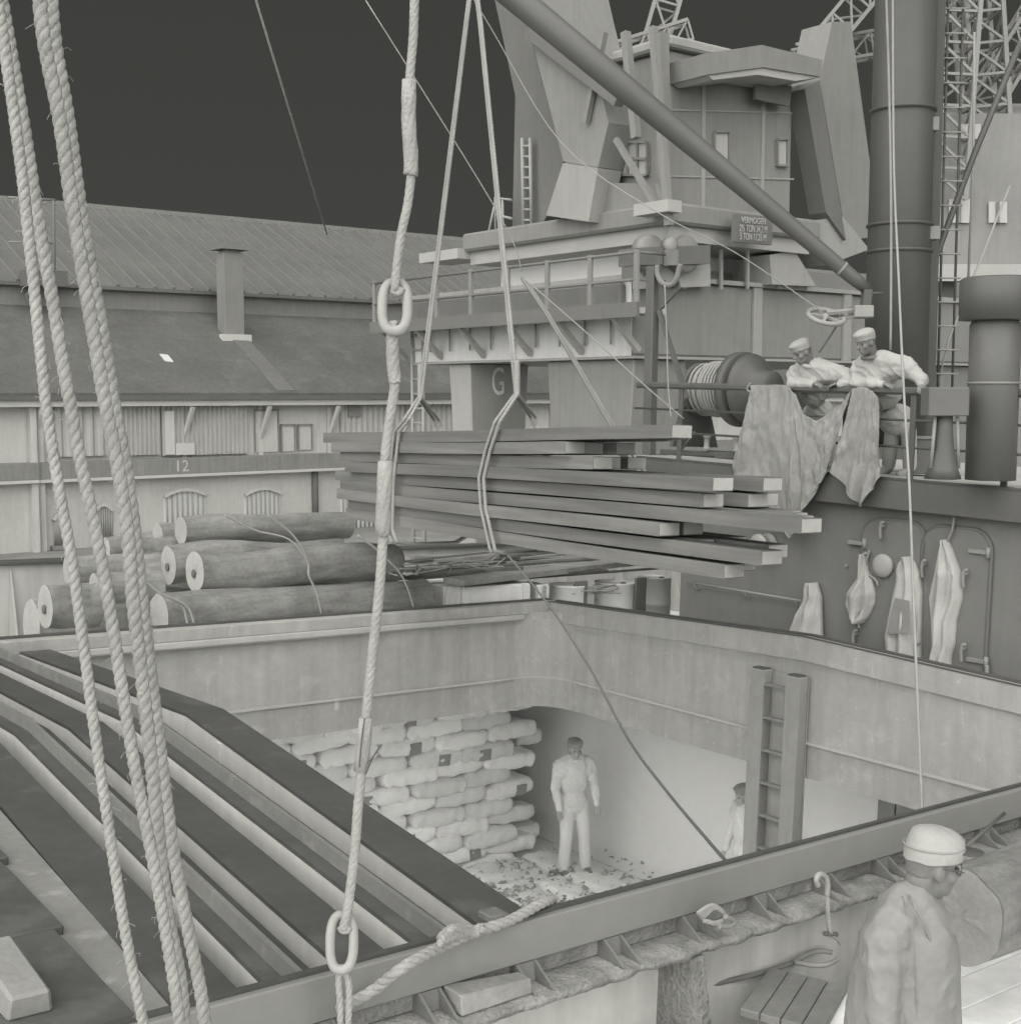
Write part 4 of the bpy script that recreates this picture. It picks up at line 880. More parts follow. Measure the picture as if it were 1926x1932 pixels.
hung('cloth_bag', [(1045, 1630, 1636), (1078, 1624, 1640), (1095, 1616, 1648), (1120, 1600, 1654), (1140, 1597, 1652), (1165, 1606, 1640), (1176, 1620, 1630)], 'small gathered cloth bag tied to the inner door', 'bag', depth=.09, extra=[('drawstring', [(1640, 1038), (1634, 1060), (1632, 1080)], .014), ('strap', [(1640, 1085), (1652, 1095), (1656, 1105)], .014)], seed=7)
hung('canvas_cloth', [(1099, 1537, 1543), (1125, 1526, 1551), (1160, 1508, 1552), (1200, 1492, 1553), (1260, 1480, 1556)], 'pale canvas cloth draped to a point at the end of the hand rail', 'cloth', depth=.14, seed=9)
gp = P(1690, 1150, 0, WL - .16); B().hexa([PS(1672, 1196, 0, WL - .175), PS(1716, 1196, 0, WL - .19), PS(1716, 1196, 0, WL - .18), PS(1672, 1196, 0, WL - .165), PS(1688, 1128, 0, WL - .175), PS(1716, 1134, 0, WL - .19), PS(1716, 1134, 0, WL - .18), PS(1688, 1128, 0, WL - .165)]).build('patch', m_cl2, c2)

# ================================================================ platform rail
RL = WL - .08
m_rail = mat('grey rail paint', 0.103, .45, .08, 3)
gr = thing('guard_rail', 'grey three bar guard rail on the deckhouse platform edge', 'railing', S(RL, 2, DT(2)))
t0, t1 = P(1202, 728, 0, RL).y, 9.5; HR = P(1400, 731, 0, RL).z - DT(P(1400, 731, 0, RL).y)
def rz(t, h): return S(RL, t, DT(t) + h)
B().bar(rz(t0, HR), rz(t1, HR + .02), .08, .075, ZX, .02).build('top_rail', m_rail, gr)
for h in (.30, .56): B().tube([rz(t0 - .03, h), rz(t1, h)], .013, 8).build('lower_rail', m_rail, gr)
for u in (1283, 1415, 1595, 1722, 1900):
    t_ = P(u, 800, 0, RL).y; B().box(S, RL - .012, RL + .012, t_ - .032, t_ + .032, DT(t_) + .001, DT(t_) + HR - .03, .004).build('post', m_rail, gr)
for (u, du) in ((1270, -40), (1350, -60)):
    t_ = P(u, 850, 0, RL).y; B().tube([rz(t_, .06), S(RL + .9, t_ + .1, DT(t_) + .02)], .014, 6).build('deck_stay', m_rail, gr)

# ================================================================ tarpaulin over the rail
m_tarp = mat('worn canvas tarpaulin', 0.26, .9, .10, 3, .35, 14, spots=.12)
def drape(cols, name, label, l0, n=60, seed=0, fold=.05):
    b = B(); R_ = []
    cs = []
    for i in range(len(cols) - 1):
        for k_ in range(14): cs.append([cols[i][j] + (cols[i + 1][j] - cols[i][j]) * k_ / 14 for j in range(4)])
    cs.append(cols[-1])
    for i, (ut, vt, ub, vb) in enumerate(cs):
        col = []; i = i / 2
        for j in range(n + 1):
            s_ = j / n; u, v = ut + (ub - ut) * s_, vt + (vb - vt) * s_
            f = fold * (.25 + s_) * (math.sin(i * .22 + seed + s_ * 2.8) * .5 + noise.noise(Vector((i * .11, s_ * 2.2, seed))) * 1.3) + .018 * noise.noise(Vector((i * .35, s_ * 8, seed))) + .016 * (1 - abs(noise.noise(Vector((i * .10 + s_ * 2.2, s_ * 1.6 - i * .05, seed + 4))))) ** 7 + .006 * (1 - abs(noise.noise(Vector((i * .16 - s_ * 3, s_ * 2.4, seed + 9))))) ** 6
            col.append(PS(u, v, 0, l0) - LX * (.03 + abs(f) + .06 * s_))
        R_.append(col)
    b.grid(R_); o = b.build(name, m_tarp, None, label=label, cat='tarpaulin'); md = o.modifiers.new('thick', 'SOLIDIFY'); md.thickness = .006; hem = B().tube([c[-1] for c in R_], .009, 6).build('hem', m_tarp, o); return o
drape([(1421, 727, 1396, 872), (1432, 726, 1398, 905), (1450, 727, 1428, 935), (1470, 726, 1470, 972), (1492, 727, 1500, 1014), (1505, 745, 1512, 1000), (1520, 782, 1530, 962), (1545, 794, 1548, 932), (1570, 780, 1558, 912), (1592, 762, 1566, 896), (1608, 738, 1576, 880)], 'tarpaulin', 'torn canvas tarpaulin sagging over the guard rail beside the winch', RL - .05, seed=2)
drape([(1612, 734, 1584, 890), (1625, 730, 1600, 905), (1640, 732, 1622, 935), (1650, 738, 1640, 955), (1656, 745, 1655, 928), (1662, 752, 1672, 898)], 'tarpaulin', 'narrow end of tarpaulin hanging below the man in the open coat', RL - .07, seed=5, fold=.07)
tl = B(); tl.tube(spline([PS(1415, 722, 0, RL - .06), PS(1410, 735, 0, RL - .06), PS(1420, 742, 0, RL - .06)], 6), .012, 6); tl.build('tarpaulin_lashing', m_sling, None, label='short lashing tying the tarpaulin corner to the rail', cat='rope')

# ================================================================ cargo winch
m_wi = mat('winch paint', 0.11, .4, .06, 1.5, .05, 20); m_wr = mat('wound wire', 0.35, .6, .08, 3)
wL = 3.0
def wp(u, v): return P(u, v, 0, wL)
wi = thing('cargo_winch', 'steam winch with a big dark gear flange and a drum of pale wire', 'winch', S(wL, wp(1400, 780).y, DT(1)))
ax0, ax1 = wp(1335, 735), wp(1490, 735); zc = ax0.z
def disc(u, r, w, m, name, prof=None):
    c = wp(u, 735); return B().lathe(S(wL, c.y, zc), TX, prof or [(r * .94, 0), (r, .02), (r, w - .02), (r * .94, w)], 40).build(name, m, wi)
k13 = 13.6 / F_PX
disc(1392, 84 * k13, .13, m_wi, 'gear_flange'); 
c = wp(1412, 735); B().lathe(S(wL, c.y + .02, zc), TX, [(78 * k13, 0), (80 * k13, .03), (70 * k13, .1), (44 * k13, .2), (40 * k13, .36), (25 * k13, .4), (.02, .41)], 36).build('gear_cover', m_wi, wi)
disc(1318, 62 * k13, .07, m_wi, 'drum_flange')
b = B(); a_, c_ = wp(1330, 735).y, wp(1396, 735).y; tw = []
for i in range(15): tw.append((.285 + .02 * (i % 3 == 0), i * (c_ - a_) / 14))
B().lathe(S(wL, a_, zc), TX, tw, 32).build('drum', m_wr, wi)
cb = B()
for lay in range(2):
    pts = []
    for i in range(260):
        f = i / 259; an = f * 2 * math.pi * 13; rr_ = (.315 if lay == 0 else .335) + .012 * math.sin(f * 40 + lay); pts.append(S(wL + rr_ * math.cos(an), a_ + (c_ - a_) * (f if lay == 0 else f * .6 + .3), zc + rr_ * math.sin(an)))
    cb.tube(pts, .015, 6)
cb.build('wound_wire', m_wr, wi)
for u in (1310, 1500):
    t_ = wp(u, 735).y; B().prism([S(wL - .42, t_, DT(t_) + .1), S(wL + .42, t_, DT(t_) + .1), S(wL + .12, t_, zc + .1), S(wL - .12, t_, zc + .1)], TX * .06).build('side_frame', m_wi, wi)
t_ = wp(1312, 735).y; t2_ = wp(1530, 735).y
for l_ in (wL - .5, wL + .35): B().box(S, l_, l_ + .12, t_ - .1, t2_, DT(1) - .02, DT(1) + .1, .008).build('bed_rail', m_wi, wi)
for u, v in ((1335, 800), (1392, 798)):
    p = P(u, v, 0, wL - .5); B().lathe(S(wL - .5, p.y, DT(p.y) + .1), ZX, [(.06, 0), (.05, .02), (.035, .03), (.035, .14), (.05, .15), (.05, .17)], 12).build('grease_pot', m_fit, wi)
B().tube([S(wL - .55, wp(1345, 800).y, DT(1) + .1), S(wL - .45, wp(1360, 770).y, DT(1) + .34)], .016, 6).build('brake_lever', m_rail, wi)

# ================================================================ mast, derrick boom
m_ma = mat('mast paint', .08, .5, .05, .6, .04, 12, streak=.04); YM = 14.3
ms = thing('mast', 'tall grey steel mast with side rungs rising from the deckhouse', 'mast', PD(1688, 800, YM))
pb, pt = PD(1685, 840, YM), PD(1712, -90, YM); k_ = YM / F_PX
B().tube([pb, pb.lerp(pt, .5), pt], [59 * k_, 57 * k_, 55 * k_], 40).build('post', m_ma, ms)
for dx, w_ in ((62, 10), (76, 7)): B().bar(pb + Vector((dx * k_, .15, 0)), pt + Vector((dx * k_ * .95, .15, 0)), w_ * k_ * 1.6, .08).build('cable_duct', m_ma, ms)
lb, lt_ = pb + Vector((92 * k_, .2, 0)), pt + Vector((88 * k_, .2, 0))
for dx in (0, .16): B().tube([lb + Vector((dx, 0, 0)), lt_ + Vector((dx, 0, 0))], .014, 6).build('ladder_stile', m_ma, ms)
for i in range(20):
    p = lb.lerp(lt_, i / 20); B().tube([p - Vector((.05, .02, 0)), p + Vector((.21, -.02, 0))], .011, 5).build('ladder_rung', m_fit, ms)
for v in (205, 420, 470): 
    p = pb.lerp(pt, (840 - v) / 930); B().lathe(p, UZ, [(60.5 * k_, 0), (60.5 * k_, .03)], 40).build('collar', m_ma, ms)
for (u, v) in ((1750, 235), (1752, 440)): p = PD(u, v, YM - .1); B().box(lambda x, y, z: p + Vector((x, y, z)), -.06, .1, -.08, .1, -.07, .07, .006).build('clamp_box', m_mid, ms)
YB = 13.3
bm_ = thing('derrick_boom', 'round derrick boom slanting up from the mast heel', 'boom', PD(1640, 552, YB))
b0, b1 = PD(1636, 546, YB), PD(842, -114, YB); kk = YB / F_PX
m_bo = mat('boom paint', .11, .45, .05, .8, .04, 12)
d_ = (b1 - b0)
B().tube([b0, b0 + d_ * .03, b0 + d_ * .1, b0 + d_ * .55, b1], [10 * kk, 13 * kk, 14.5 * kk, 23 * kk, 27 * kk], 32).build('spar', m_bo, bm_)
B().tube([b0 + d_ * .058, b0 + d_ * .064], [14.6 * kk, 14.8 * kk], 32).build('weld_band', m_mid, bm_)
B().bar(b0, PD(1632, 590, YB), .09, .12, Vector((0, 1, 0)), .01).build('gooseneck', m_rail, bm_)
B().tube([PD(1625, 553, YB + .1), PD(1665, 553, YB + .1)], .014, 8).build('heel_pin', m_wired, bm_)
# heel block with sheave
m_blk = mat('heel block', 0.304, .5, .08, 5)
hb = thing('cargo_block', 'open cargo block with a spoked sheave at the mast heel', 'pulley block', PD(1575, 610, YB))
c = PD(1558, 597, YB); nrm = (Vector((.12, -.45, .88))).normalized()
sh = B(); x_ = nrm.cross(Vector((0, 1, 0))).normalized(); y_ = nrm.cross(x_)
sh.tube([c + (x_ * math.cos(2 * math.pi * i / 28) + y_ * math.sin(2 * math.pi * i / 28)) * .18 for i in range(29)], .026, 8, caps=False)
for i in range(5): sh.bar(c, c + (x_ * math.cos(i * 1.257) + y_ * math.sin(i * 1.257)) * .17, .03, .025, nrm)
sh.ball(c, (.04, .04, .04)); sh.build('sheave', m_blk, hb)
B().bar(c - x_ * 0 + nrm * .04, PD(1612, 585, YB), .05, .03, nrm).build('cheek_strap', m_blk, hb)
B().bar(c - nrm * .05, PD(1612, 597, YB), .05, .03, nrm).build('cheek_strap', m_blk, hb)
p = PD(1625, 588, YB + .02); B().box(lambda x, y, z: p + Vector((x, y, z)), -.09, .10, -.1, .2, -.06, .06, .008).build('swivel_eye', m_blk, hb)
B().tube(spline([PD(1580, 612, YB), PD(1562, 640, YB), PD(1545, 665, YB)], 6), .01, 6).build('becket', m_wired, hb)

# ================================================================ boom crutch
ct = thing('boom_crutch', 'grey post with a forked cradle for stowing the boom', 'boom crutch', S(2.0, P(1222, 870, 0, 2.0).y, DT(0)))
p0, p1 = PS(1224, 872, 0, 2.0), PS(1232, 503, 0, 2.0)
B().bar(p0, p1, .135, .12, LX, .01).build('post', mat('crutch paint', 0.125, .5, .06, 2), ct)
f = P(1265, 500, 0, 2.0); fk = [PS(u, v, 0, 1.97) for u, v in ((1240, 500), (1240, 515), (1246, 530), (1256, 537), (1268, 536), (1276, 526), (1280, 512), (1284, 498))]
B().tube(spline(fk, 5), .034, 8).build('cradle', m_mid, ct)
B().prism([PS(u, v, 0, 2.02) for u, v in ((1238, 505), (1242, 530), (1262, 545), (1279, 530), (1281, 545), (1262, 566), (1240, 590))], LX * .03).build('gusset', MATS['crutch paint'], ct)
B().bar(PS(1243, 585, 0, 2.02), PS(1296, 752, 0, 2.02), .05, .05, LX).build('brace', MATS['crutch paint'], ct)
B().box(S, 1.85, 2.15, P(1224, 870, 0, 2).y - .14, P(1224, 870, 0, 2).y + .14, DT(0) + .001, DT(0) + .02).build('foot_plate', m_wi, ct)

# ================================================================ ventilators and bollard on the platform
vt = thing('ventilator', 'fat two step grey ventilator at the end of the platform', 'ventilator', PD(1862, 905, 11.8)); kv = 11.8 / F_PX
m_ve = mat('ventilator paint', 0.14, .45, .05, 1); cv = PD(1868, 905, 11.8)
B().lathe(cv, UZ, [(46 * kv, 0), (46 * kv, 290 * kv), (40 * kv, 300 * kv)], 30).build('trunk', m_ve, vt)
B().lathe(cv + UZ * 298 * kv, UZ, [(40 * kv, 0), (66 * kv, .005), (66 * kv, 76 * kv), (60 * kv, 80 * kv), (.02, 82 * kv)], 30).build('head', mat('ventilator head', 0.103, .45, .05, 1), vt)
B().lathe(cv + UZ * 180 * kv, UZ, [(48 * kv, 0), (48 * kv, .02)], 30).build('trunk_ring', m_mid, vt)
fb = thing('pedestal', 'flared grey pedestal carrying a square box behind the rail', 'pedestal', PD(1778, 905, 11.6)); kp = 11.6 / F_PX
cp = PD(1778, 903, 11.6)
B().lathe(cp, UZ, [(34 * kp, 0), (27 * kp, 20 * kp), (20 * kp, 55 * kp), (16 * kp, 90 * kp), (15 * kp, 118 * kp)], 24).build('stem', mat('pedestal paint', 0.106, .45, .05, 2), fb)
B().box(lambda x, y, z: cp + Vector((x, y, z)), -38 * kp, 38 * kp, -.12, .12, 118 * kp, 172 * kp, .01).build('box_head', m_ve, fb)
for dx in (-26, 26): B().tube([cp + Vector((dx * kp, -.05, 20 * kp)), cp + Vector((dx * kp * .8, -.05, 117 * kp))], .016, 6).build('side_rod', m_fit, fb)
lk = thing('deck_locker', 'low grey locker between the pedestal and the rail post', 'locker', PD(1740, 895, 13.4))
p = PD(1740, 893, 13.4); B().box(lambda x, y, z: p + Vector((x, y, z)), -.13, .13, -.1, .25, 0, .35, .01).build('body', m_ve, lk); B().box(lambda x, y, z: p + Vector((x, y, z)), -.14, .14, -.11, .26, .352, .375, .004).build('lid', m_mid, lk)

# ================================================================ wires and guys
def rig(name, pts, y, r, m, label, cat='wire', smooth=True):
    P_ = [PD(u, v, y if not isinstance(y, (list, tuple)) else y[i]) for i, (u, v) in enumerate(pts)]
    B().tube(spline(P_, 6) if smooth else P_, r, 6).build(name, m, None, label=label, cat=cat)
rig('stay_wire', [(480, -10), (617, 442)], [40, 58], .035, m_wire, 'thin stay wire slanting down to the warehouse ridge', smooth=False)
rig('guy_wire', [(690, 0), (938, 398), (985, 512)], [15, 15.5, 15.6], .007, m_wire, 'slanting guy wire crossing behind the sling legs')
rig('guy_tackle', [(984, 524), (1035, 600), (1140, 782), (1215, 905)], [15.6, 15.4, 15, 14.8], .022, m_mid, 'paired tackle rope slanting down behind the timber load', 'rope')
rig('guy_tackle', [(988, 524), (1042, 604), (1150, 790), (1228, 905)], [15.7, 15.5, 15.1, 14.9], .016, m_sling, 'second fall of the tackle slanting behind the timber load', 'rope')
rig('pendant_wire', [(990, 526), (1100, 622), (1195, 708), (1245, 752), (1290, 790)], 14.9, .009, m_wire, 'thin pendant wire running down to the rail beside the crutch')
rig('topping_wire', [(850, -75), (925, 50), (1060, 270), (1240, 400), (1390, 478), (1555, 590)], [13.7, 13.5, 13.3, 13, 13.2, 13.3], .006, m_wire, 'cargo wire running from aloft to the heel sheave')
rig('signal_halyard', [(1254, 538), (1258, 640), (1260, 720), (1266, 790)], 13.6, .008, m_sling, 'thin rope hanging beside the boom crutch', 'rope')
rig('mast_halyard', [(1671, -40), (1678, 200), (1681, 420), (1680, 660)], 12.7, .012, m_sling, 'straight halyard down the front of the mast', 'rope')
rig('gantline', [(1684, -40), (1686, 300), (1695, 520), (1704, 720), (1715, 910), (1722, 1100), (1730, 1300), (1738, 1490), (1742, 1620)], [12.6, 12.3, 11.8, 11.2, 10.6, 10.0, 9.4, 8.7, 8.3], .011, m_sling, 'long gantline hanging from the mast past the rail into the hatch', 'rope')
rig('shroud', [(1925, 80), (1838, 290), (1745, 540), (1730, 620)], 14.5, .035, m_wired, 'thick dark shroud slanting down beside the mast', smooth=False)
rig('shroud_wire', [(1905, 350), (1790, 640), (1770, 720)], 14.5, .012, m_wire, 'pale thin wire slanting beside the dark shroud', smooth=False)
rig('lanyard', [(1838, 60), (1836, 300), (1826, 540)], 15, .014, m_wire, 'upright pale wire in front of the far lattice crane', smooth=False)
rig('runner_wire', [(958, 1048), (1035, 1142), (1112, 1260), (1185, 1395), (1255, 1490), (1330, 1580), (1372, 1628)], [10.2, 9.9, 9.2, 8.3, 7.3, 6.4, 5.75], .0085, m_dark, 'dark runner wire slanting from the timber load across the hold')
# ================================================================ near side deck: dunnage, planks, log, gear
m_dn = mat('pale dunnage deck', 0.85, .85, .08, 1.2, .15, 25, streak=.05)
nb = thing('side_platform', 'low pale boarded platform between the near coaming and the ship side', 'platform', S(-4, W + .6, DZ))
for i in range(5):
    t0 = W + .36 + i * .2
    B().box(S, -8.5, 1.2, t0, t0 + .194, -.60, -.555, .004).build('board', m_dn, nb)
for l in (-8, -6, -4, -2, 0): B().box(S, l, l + .1, W + .36, W + 1.35, DZ + .002, -.602).build('bearer', m_dn, nb)
m_gp = mat('grey plank top', 0.205, .75, .14, 2, .15, 30, jit=.1, spots=.15)
cnr = [P(1452, 1826, 2, -.52), P(1600, 1862, 2, -.52)]
for i in range(4):
    f0, f1 = i / 4, (i + 1) / 4 - .012; a, c = cnr[0].lerp(cnr[1], f0), cnr[0].lerp(cnr[1], f1); d = P(1395, 1905, 2, -.52) - cnr[0]
    pl_ = [a, c, c + d, a + d]
    B().hexa([S(p.x, p.y, -.552) for p in pl_] + [S(p.x, p.y, -.515) for p in pl_], .004).build('loose_board', m_gp, None, label='short grey board in the row laid on the pale side platform', cat='board', group='short boards on the side platform')
p = P(1812, 1728, 1, 7.95); q = P(1960, 1690, 1, 7.95)
log(S(p.x, 7.95, p.z), S(p.x + 3.4, 7.85, p.z + .02), .2, .215, 'thick dark barked log with pale sawn end beside the capped man', None, False, 31, mat('weathered log end', .27, .85, .14, 5, .3, 20))
log(S(p.x + .2, 8.42, DZ + .2), S(p.x + 3.4, 8.4, DZ + .2), .19, .2, 'second log lying outboard of the thick dark barked one', None, False, 33)
# hooks and gear on the ledge
hk = thing('cargo_hook', 'iron hook with a short chain hanging from the coaming ledge', 'hook', PS(1555, 1790, 1, W + .22))
HT = W + .22
def ps(pts, t=HT): return spline([PS(u, v, 1, t) for u, v in pts], 8)
B().tube(ps([(1543, 1672), (1540, 1660), (1546, 1650), (1556, 1654), (1561, 1668), (1560, 1690)]), .013, 8).build('hook', m_link, hk)
laid_rope(B(), ps([(1560, 1690), (1562, 1730), (1566, 1762)]), .011, .06, 3).build('pennant', m_rope, hk)
B().tube(ps([(1555, 1762), (1578, 1764)]), .012, 8).build('toggle', m_dark, hk)
B().tube(ps([(1566, 1764), (1580, 1772), (1586, 1782)]), .010, 8).build('lower_hook', m_link, hk)
sw = thing('wire_strop', 'wire strop with a fork end lying along the side platform', 'wire', PS(1440, 1830, 2, -.52))
B().tube(spline([PS(u, v, 2, -.53) for u, v in ((1220, 1900), (1330, 1862), (1430, 1838), (1510, 1812))], 8), .012, 7).build('wire', m_brk, sw)
for pts in ([(1500, 1815), (1525, 1800), (1548, 1795), (1570, 1798)], [(1500, 1816), (1535, 1822), (1560, 1820), (1578, 1812)]): B().tube(spline([PS(u, v, 2, -.52) for u, v in pts], 8), .012, 7).build('fork', m_link, sw)
sk = thing('rope_coil', 'small coil of wire with a thimble resting on the coaming ledge', 'wire coil', PS(1340, 1745, 1, W + .12))
b = B()
for i in range(4): b.tube(spline([PS(1315 + i * 3, 1724 + i * 4, 1, W + .14), PS(1345 + i, 1708 + i * 2, 1, W + .15), PS(1368, 1728 + i, 1, W + .16), PS(1352 - i, 1744 - i, 1, W + .17), PS(1328 + i * 2, 1738, 1, W + .16)], 7), .009, 6)
b.build('coil', m_link, sk); B().tube(ps([(1368, 1730), (1385, 1738), (1376, 1748), (1356, 1748)], W + .18), .012, 7).build('thimble', m_fit, sk)
p = P(920, 1862, 1, W + .1); B().hexa([S(p.x - .16, W + .03, -.226), S(p.x + .18, W + .05, -.226), S(p.x + .18, W + .15, -.226), S(p.x - .16, W + .16, -.226), S(p.x - .16, W + .03, -.15), S(p.x + .18, W + .06, -.17), S(p.x + .18, W + .14, -.17), S(p.x - .16, W + .15, -.15)], .006).build('timber_block', m_stick2, None, label='pale split timber block lying on the rusty coaming ledge', cat='block')
B().tube([PS(1895, 1535, 1, W + .6), PS(1800, 1618, 1, W + .75)], .008, 6).build('guy_line', m_dark, None, label='thin dark line running down to the deck by the peaked cap', cat='wire')
p = P(1064, 1285, 0, -.002); B().box(S, -.012, -.004, p.y - .05, p.y + .04, p.z - .03, p.z + .03).build('paper_scrap', mat('paper scrap', 0.646, .8, .02, 3), None, label='small white paper scrap stuck to the end coaming', cat='paper')
p = P(634, 1328, 1, .004); B().box(S, p.x - .025, p.x + .025, .004, .014, p.z - .06, p.z + .06).build('number_plate', mat('white plate', 0.471, .7, .03, 3), co)

# ================================================================ people
m_skin = mat('face tone', .21, .6, .06, 8, .05, 60); m_hair = mat('hair tone', 0.19, .8, .1, 20, .3, 80)
m_jk = mat('pale work jacket', .25, .9, .08, 4, .35, 22); m_jk2 = mat('pale knitted jersey', 0.44, .9, .06, 5, .3, 40); m_tr = mat('pale trousers', 0.5, .9, .06, 4, .3, 25); m_cap = mat('pale cloth cap', 0.365, .85, .06, 6, .2, 40); m_boot = mat('boots', 0.304, .7, .08, 6)
m_eye = mat('eye tone', 0.091, .3, .02, 5); m_sc = mat('dark scarf', 0.198, .9, .08, 8, .3, 40)
JK = []
def frame(f, up=UZ):
    f = f.normalized(); r = f.cross(up).normalized(); u = r.cross(f); return Matrix((r, f, u)).transposed()
def person(label, J, face, tface, jm, tm, group=None, vox=.009, capstyle='flat', trous=True, fat=1.0, scarf=False, skin=None, rows=None):
    "J: joints in world space; face and tface: where head and trunk look"
    base = (J['ftL'] + J['ftR']) / 2; th = thing('person', label, 'person', base, group)
    H = frame(face); T_ = frame(tface, (J['neck'] - J['hip']).normalized()); hc = J['head']
    def h(x, y, z): return hc + H @ Vector((x, y, z))
    b = B()
    b.ball(h(0, -.008, .03), (.075, .095, .098), H, 18); b.ball(h(0, .03, -.05), (.056, .066, .066), H, 14); b.ball(h(0, .064, -.088), (.03, .026, .024), H)
    b.cap(h(0, .088, .008), .010, h(0, .113, -.026), .015); b.ball(h(0, .078, .026), (.056, .018, .012), H); b.ball(h(0, .088, -.058), (.026, .013, .008), H); b.ball(h(0, .087, -.072), (.022, .013, .008), H)
    for s_ in (-1, 1):
        b.ball(h(.043 * s_, .056, -.026), (.026, .03, .026), H); b.ball(h(.074 * s_, -.006, -.012), (.010, .024, .034), H); b.ball(h(.082 * s_, -.016, -.004), (.007, .012, .026), H)
    b.cap(h(0, -.03, -.05), .058, J['neck'], .064)
    mid_ = J['hip'].lerp(J['neck'], .5)
    q_ = .78 if rows else 1.0; b.ball(J['neck'].lerp(mid_, .5), (.165 * q_, .115 * q_, .17 * q_), T_, 16); b.ball(mid_, (.145, .11 * q_, .16), T_, 16); b.ball(J['hip'], (.16, .115 * q_, .13), T_, 16)
    for sd in 'LR':
        b.cap(J['neck'].lerp(J['sh' + sd], .3), .075 * q_, J['sh' + sd], .066); b.cap(J['sh' + sd], .056, J['el' + sd], .042); b.cap(J['el' + sd], .042, J['ha' + sd], .028)
        hip_ = J['hip'] + (T_ @ Vector((.09 * (1 if sd == 'R' else -1), 0, -.03))); b.cap(hip_, .088, J['kn' + sd], .058); b.cap(J['kn' + sd], .056, J['ft' + sd] + UZ * .09, .04); b.cap(J['ft' + sd] + UZ * .04, .04, J['ft' + sd] + UZ * .035 + tface.normalized() * .16, .035)
        # hand: palm, four fingers and thumb
        fd = (J['ha' + sd] - J['el' + sd]).normalized(); side = fd.cross(UZ); side = side.normalized() if side.length > .1 else Vector((1, 0, 0)); dn = side.cross(fd); dn = dn if dn.z < 0 else -dn
        c = J['ha' + sd] + fd * .045
        for k_ in range(3): b.ball(c + side * (.02 * (k_ - 1)), .0185, n=10)
        for k_ in range(4):
            r0 = c + fd * .03 + side * (.0205 * (k_ - 1.5)); L_ = (.036, .042, .040, .032)[k_]; m1 = r0 + (fd * .8 + dn * .6).normalized() * L_; b.cap(r0, .0095, m1, .009, 8); b.cap(m1, .009, m1 + (fd * .2 + dn).normalized() * L_ * .8, .008, 8)
        s_ = 1 if sd == 'R' else -1; r0 = c - fd * .015 + side * .03 * s_; m1 = r0 + (fd + side * .6 * s_ + dn * .3).normalized() * .035; b.cap(r0, .012, m1, .010, 8); b.cap(m1, .010, m1 + (fd + dn * .5).normalized() * .028, .009, 8)
    remesh(b.build('body', skin or m_skin, th), vox)
    j = B(); w = 1.0 * fat
    if rows:                                              # trunk lofted through measured girths
        j.grid([[p_ + T2 @ Vector((w_ * math.cos(a), d_ * math.sin(a), 0)) for a in [2 * math.pi * i / 28 for i in range(28)]] for p_, w_, d_, T2 in rows[::-1]], closed=True)
        j.f += [list(range(27, -1, -1)), [len(rows) * 28 - 28 + i for i in range(28)]]; j.sm += [True, True]
    else:
        j.ball(J['neck'].lerp(mid_, .42), (.195 * w, .14 * w, .19), T_, 18); j.ball(mid_, (.175 * w, .138 * w, .2), T_, 18); j.ball(J['hip'] + UZ * .0, (.178 * w, .135 * w, .15), T_, 18); j.cap(J['neck'] - (J['neck'] - mid_).normalized() * .03, .074, J['neck'].lerp(mid_, .3), .11)
    for sd in 'LR':
        j.cap(J['neck'].lerp(J['sh' + sd], .25), .10, J['sh' + sd], .085); j.cap(J['neck'].lerp(mid_, .35), .14, J['sh' + sd].lerp(J['el' + sd], .25), .085); m_ = J['sh' + sd].lerp(J['el' + sd], .5); j.cap(J['sh' + sd], .076, m_, .066); j.cap(m_, .066, J['el' + sd], .060); e = J['el' + sd].lerp(J['ha' + sd], .55); j.cap(J['el' + sd], .058, e, .050); j.cap(e, .050, J['el' + sd].lerp(J['ha' + sd], .93), .043)
    jo = j.build('jacket', jm, th); remesh(jo, vox * 1.1, 5)
    JK.append((jo, base.copy()))
    cl_ = B(); n_ = J['neck'] + (h(0, 0, -.1) - J['neck']) * .12
    ring = [n_ + T_ @ Vector((.085 * math.cos(a), .085 * math.sin(a) + .01, .012 * math.sin(a))) for a in [2 * math.pi * i / 20 for i in range(21)]]; cl_.tube(ring if not rows else [n_ + T_ @ Vector((.068 * math.cos(a), .07 * math.sin(a) - .012, .004 - .03 * math.sin(a))) for a in [2 * math.pi * i / 20 for i in range(21)]], .022 if not rows else .013, 8, caps=False); cl_.build('collar', m_sc if scarf else jm, th)
    if trous:
        t_ = B(); t_.ball(J['hip'] - UZ * .04, (.172, .128, .13), T_, 16)
        for sd in 'LR':
            hip_ = J['hip'] + (T_ @ Vector((.09 * (1 if sd == 'R' else -1), 0, -.04))); t_.cap(hip_, .105, J['kn' + sd], .08); t_.cap(J['kn' + sd], .08, J['ft' + sd] + UZ * .1, .072)
        to = t_.build('trousers', tm, th); remesh(to, vox * 1.2, 2)
        bo_ = B()
        for sd in 'LR': bo_.cap(J['ft' + sd] + UZ * .052, .05, J['ft' + sd] + UZ * .042 + tface.normalized() * .17, .042); bo_.cap(J['ft' + sd] + UZ * .052, .05, J['ft' + sd] + UZ * .14, .056)
        remesh(bo_.build('boots', m_boot, th), .012)
    hr_ = B(); hr_.ball(h(0, -.016, .03), (.0775, .089, .086), H, 18); hr_.ball(h(0, -.042, -.02), (.06, .05, .04), H, 14); remesh(hr_.build('hair', m_hair, th), .01)
    c_ = B(); rows = []
